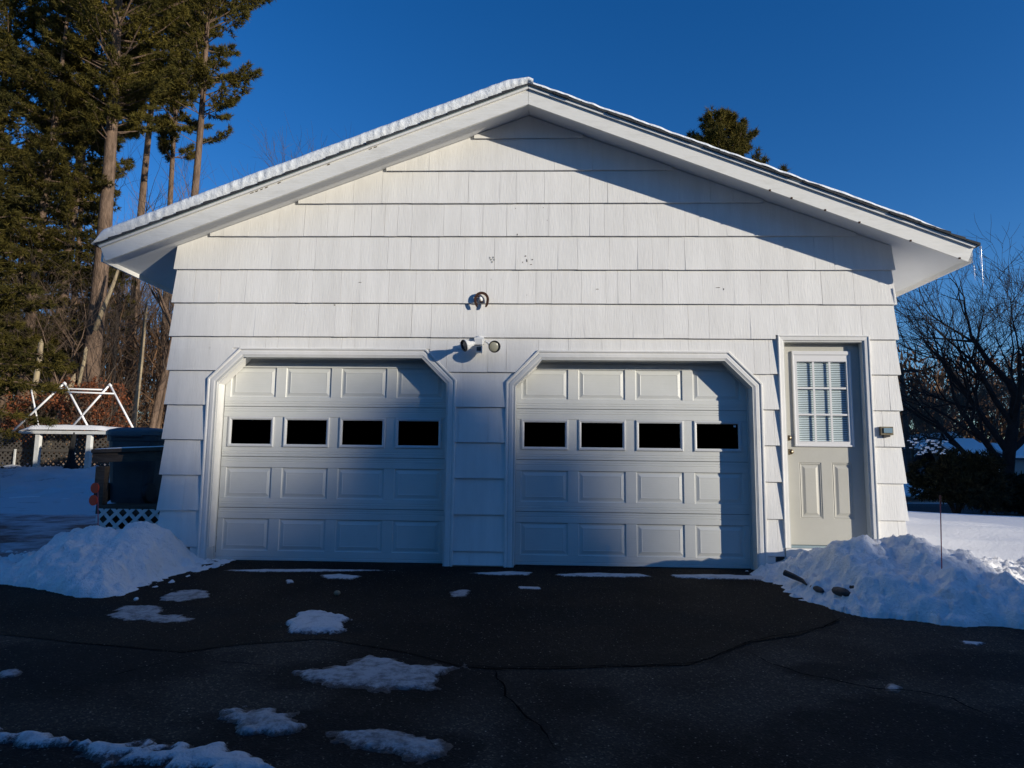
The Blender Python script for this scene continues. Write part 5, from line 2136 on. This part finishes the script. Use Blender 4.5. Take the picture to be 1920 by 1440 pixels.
# houses
def house(label, x0, x1, y0, y1, wz, rz, ov, wallm='housewall', ridge='x'):
    root = empty('house', ((x0 + x1) / 2, y0, -.5), label, 'house')
    m = MB().box(x0, x1, y0, y1, -.6, wz)
    if ridge == 'y':
        m.prism([(x0, wz), (x1, wz), ((x0 + x1) / 2, rz - .1)], y0, y1)
    m.build('wall', wallm, root)
    xm, ym = (x0 + x1) / 2, (y0 + y1) / 2
    t = .12
    if ridge == 'x':
        for s in (-1, 1):
            ye = ym + s * ((y1 - y0) / 2 + ov)
            v = [(x0 - ov, ye, wz - .15), (x1 + ov, ye, wz - .15), (x1 + ov, ym, rz), (x0 - ov, ym, rz)]
            v += [(a, b, c + t) for a, b, c in v]
            MB().face_set(v, [(0, 1, 2, 3), (4, 5, 6, 7), (0, 1, 5, 4), (1, 2, 6, 5), (3, 0, 4, 7)]).build('roof', 'roofing', root)
            v2 = [(a * 1 + (.1 if a < xm else -.1), b, c + .01) for a, b, c in v[4:]]
            v2 += [(a, b, c + .14) for a, b, c in v2]
            MB().face_set(v2, [(0, 1, 2, 3), (4, 5, 6, 7), (0, 1, 5, 4), (1, 2, 6, 5), (3, 0, 4, 7)]).build('roof_snow', 'snow', root)
    else:
        for s in (-1, 1):
            xe = xm + s * ((x1 - x0) / 2 + ov)
            ze = wz - ov * (rz - wz) / ((x1 - x0) / 2)
            v = [(xe, y0 - ov, ze), (xe, y1 + ov, ze), (xm, y1 + ov, rz), (xm, y0 - ov, rz)]
            v += [(a, b, c + t) for a, b, c in v]
            MB().face_set(v, [(0, 1, 2, 3), (4, 5, 6, 7), (0, 1, 5, 4), (1, 2, 6, 5), (3, 0, 4, 7), (2, 3, 7, 6)]).build('roof', 'trim', root)
            v2 = [(a, b + (.1 if b < ym else -.1), c + .01) for a, b, c in v[4:]]
            v2 += [(a, b, c + .14) for a, b, c in v2]
            MB().face_set(v2, [(0, 1, 2, 3), (4, 5, 6, 7), (0, 1, 5, 4), (1, 2, 6, 5), (3, 0, 4, 7), (2, 3, 7, 6)]).build('roof_snow', 'snow', root)
    for k in range(2):
        wx = x0 + (x1 - x0) * (.28 + .4 * k)
        w_ = MB().box(wx - .45, wx + .45, y0 - .04, y0 - .001, wz * .35, wz * .8).build('window', 'frame', root)
        MB().box(wx - .38, wx + .38, y0 - .05, y0 - .041, wz * .39, wz * .77).build('pane', 'lens_dark', w_)
    return root


hxa, hza = at(1812, 838, 36)
hxb, _ = at(1878, 838, 36)
house('nearer neighbouring house with a blue shaded snow roof, left of the oak trunk', hxa, hxb, 36, 42, at(1840, 868, 36)[1], at(1860, 830, 39)[1], .3, ridge='x')
hxa, _ = at(1752, 840, 46)
hxb, _ = at(1812, 840, 46)
house('far gabled house with white rake boards above the dark bush', hxa - .6, hxb + .6, 46, 54, at(1790, 838, 46)[1], at(1778, 816, 46)[1], .4, ridge='y')
hxa, _ = at(1690, 830, 50)
hxb, _ = at(1734, 830, 50)
house('low house with snow roof beside the utility pole', hxa - 2, hxb, 50, 57, at(1710, 842, 50)[1], at(1710, 818, 54)[1], .3, ridge='x')
hxa, _ = at(1897, 845, 38)
house('house right of the oak trunk at the edge of the photo', hxa, hxa + 6, 38, 44, at(1905, 858, 38)[1], at(1905, 838, 41)[1], .3, wallm='housepale')

# ------------------------------------------------------------------ the tree line behind the photographer that shades the drive
D0 = 85.0
PXv, PYv = .4857, .8742       # perpendicular axis


def shade_loc(u, dist):
    return (HX * dist + PXv * u, HY * dist + PYv * u)


def target(u, zb, dist):
    return .2088 * dist - .376 * u + zb


sp = []
sp.append(conifer('spruce_tree', 'spruce in the unseen tree lines behind the photographer', (0, 0, 0), 20, .25, .04, 4.2, 330, 'spruce', 91, mat='hemlock', tuft_len=.5, tuft_w=.17, density=2.2, nb=8, group='spruces behind the photographer', cat='spruce tree'))
proto = sp[0]
protoH = 20.0
first = [True]


def put_spruce(u, zb, dist, wscale, rot):
    x, y = shade_loc(u, dist)
    gz = ground(x, y)
    H = target(u, zb, dist) - gz
    if first[0]:
        c = proto
        first[0] = False
    else:
        c = copy_tree(proto)
    c.location = (x, y, gz)
    s = H / protoH
    c.scale = (s * wscale, s * wscale, s)
    c.rotation_euler = (0, 0, rot)


rs = random.Random(9)
# main peak over the pier
put_spruce(-.55, 1.85, 85, 1.05, .3)
put_spruce(-2.75, 2.9, 85.5, 1.1, 1.7)
put_spruce(.32, 1.25, 86, .9, 2.2)
u = -4.6
while u > -17:
    put_spruce(u, rs.uniform(3.5, 6), 85 + rs.uniform(-1, 3), 1.25, rs.uniform(0, 6))
    u -= rs.uniform(1.3, 1.9)
u = 1.2
for row, (dd_, lo_, hi_) in enumerate(((92, .2, .8), (99, -.4, .4), (106, -.8, .3))):
    u = -18
    while u < .45:
        zb = min(rs.uniform(1.0, 3.0), 1.6 - .9 * max(0, u + 1.2) + (2 if u < -3 else 0) - .3 * row)
        put_spruce(u + rs.uniform(-.3, .3), zb - .3, dd_, 1.3, rs.uniform(0, 6))
        u += rs.uniform(1.8, 2.6)
u = 17
while u < 62:
    put_spruce(u, 6.0 + rs.uniform(-1.5, 2) + (.376 * u - .0), 84 + rs.uniform(-2, 6), 1.5, rs.uniform(0, 6))
    put_spruce(u + 1.4, 5.0 + rs.uniform(-1.5, 2) + (.376 * u - .0), 93 + rs.uniform(-2, 4), 1.6, rs.uniform(0, 6))
    u += rs.uniform(2.4, 3.6)

# unseen woods added behind the camera to cut sky light and snow bounce
def put_back(x, y, H, w, rot):
    c = copy_tree(proto)
    c.location = (x, y, ground(x, y))
    s = H / protoH
    c.scale = (s * w, s * w, s)
    c.rotation_euler = (0, 0, rot)


for row, (yy, st) in enumerate(((-36, 3.2), (-43, 3.6))):
    x = -62
    while x < 34 + row * 10:
        put_back(x, yy + rs.uniform(-2, 2), rs.uniform(9, 14), 1.9, rs.uniform(0, 6))
        x += rs.uniform(.7, 1.2) * st
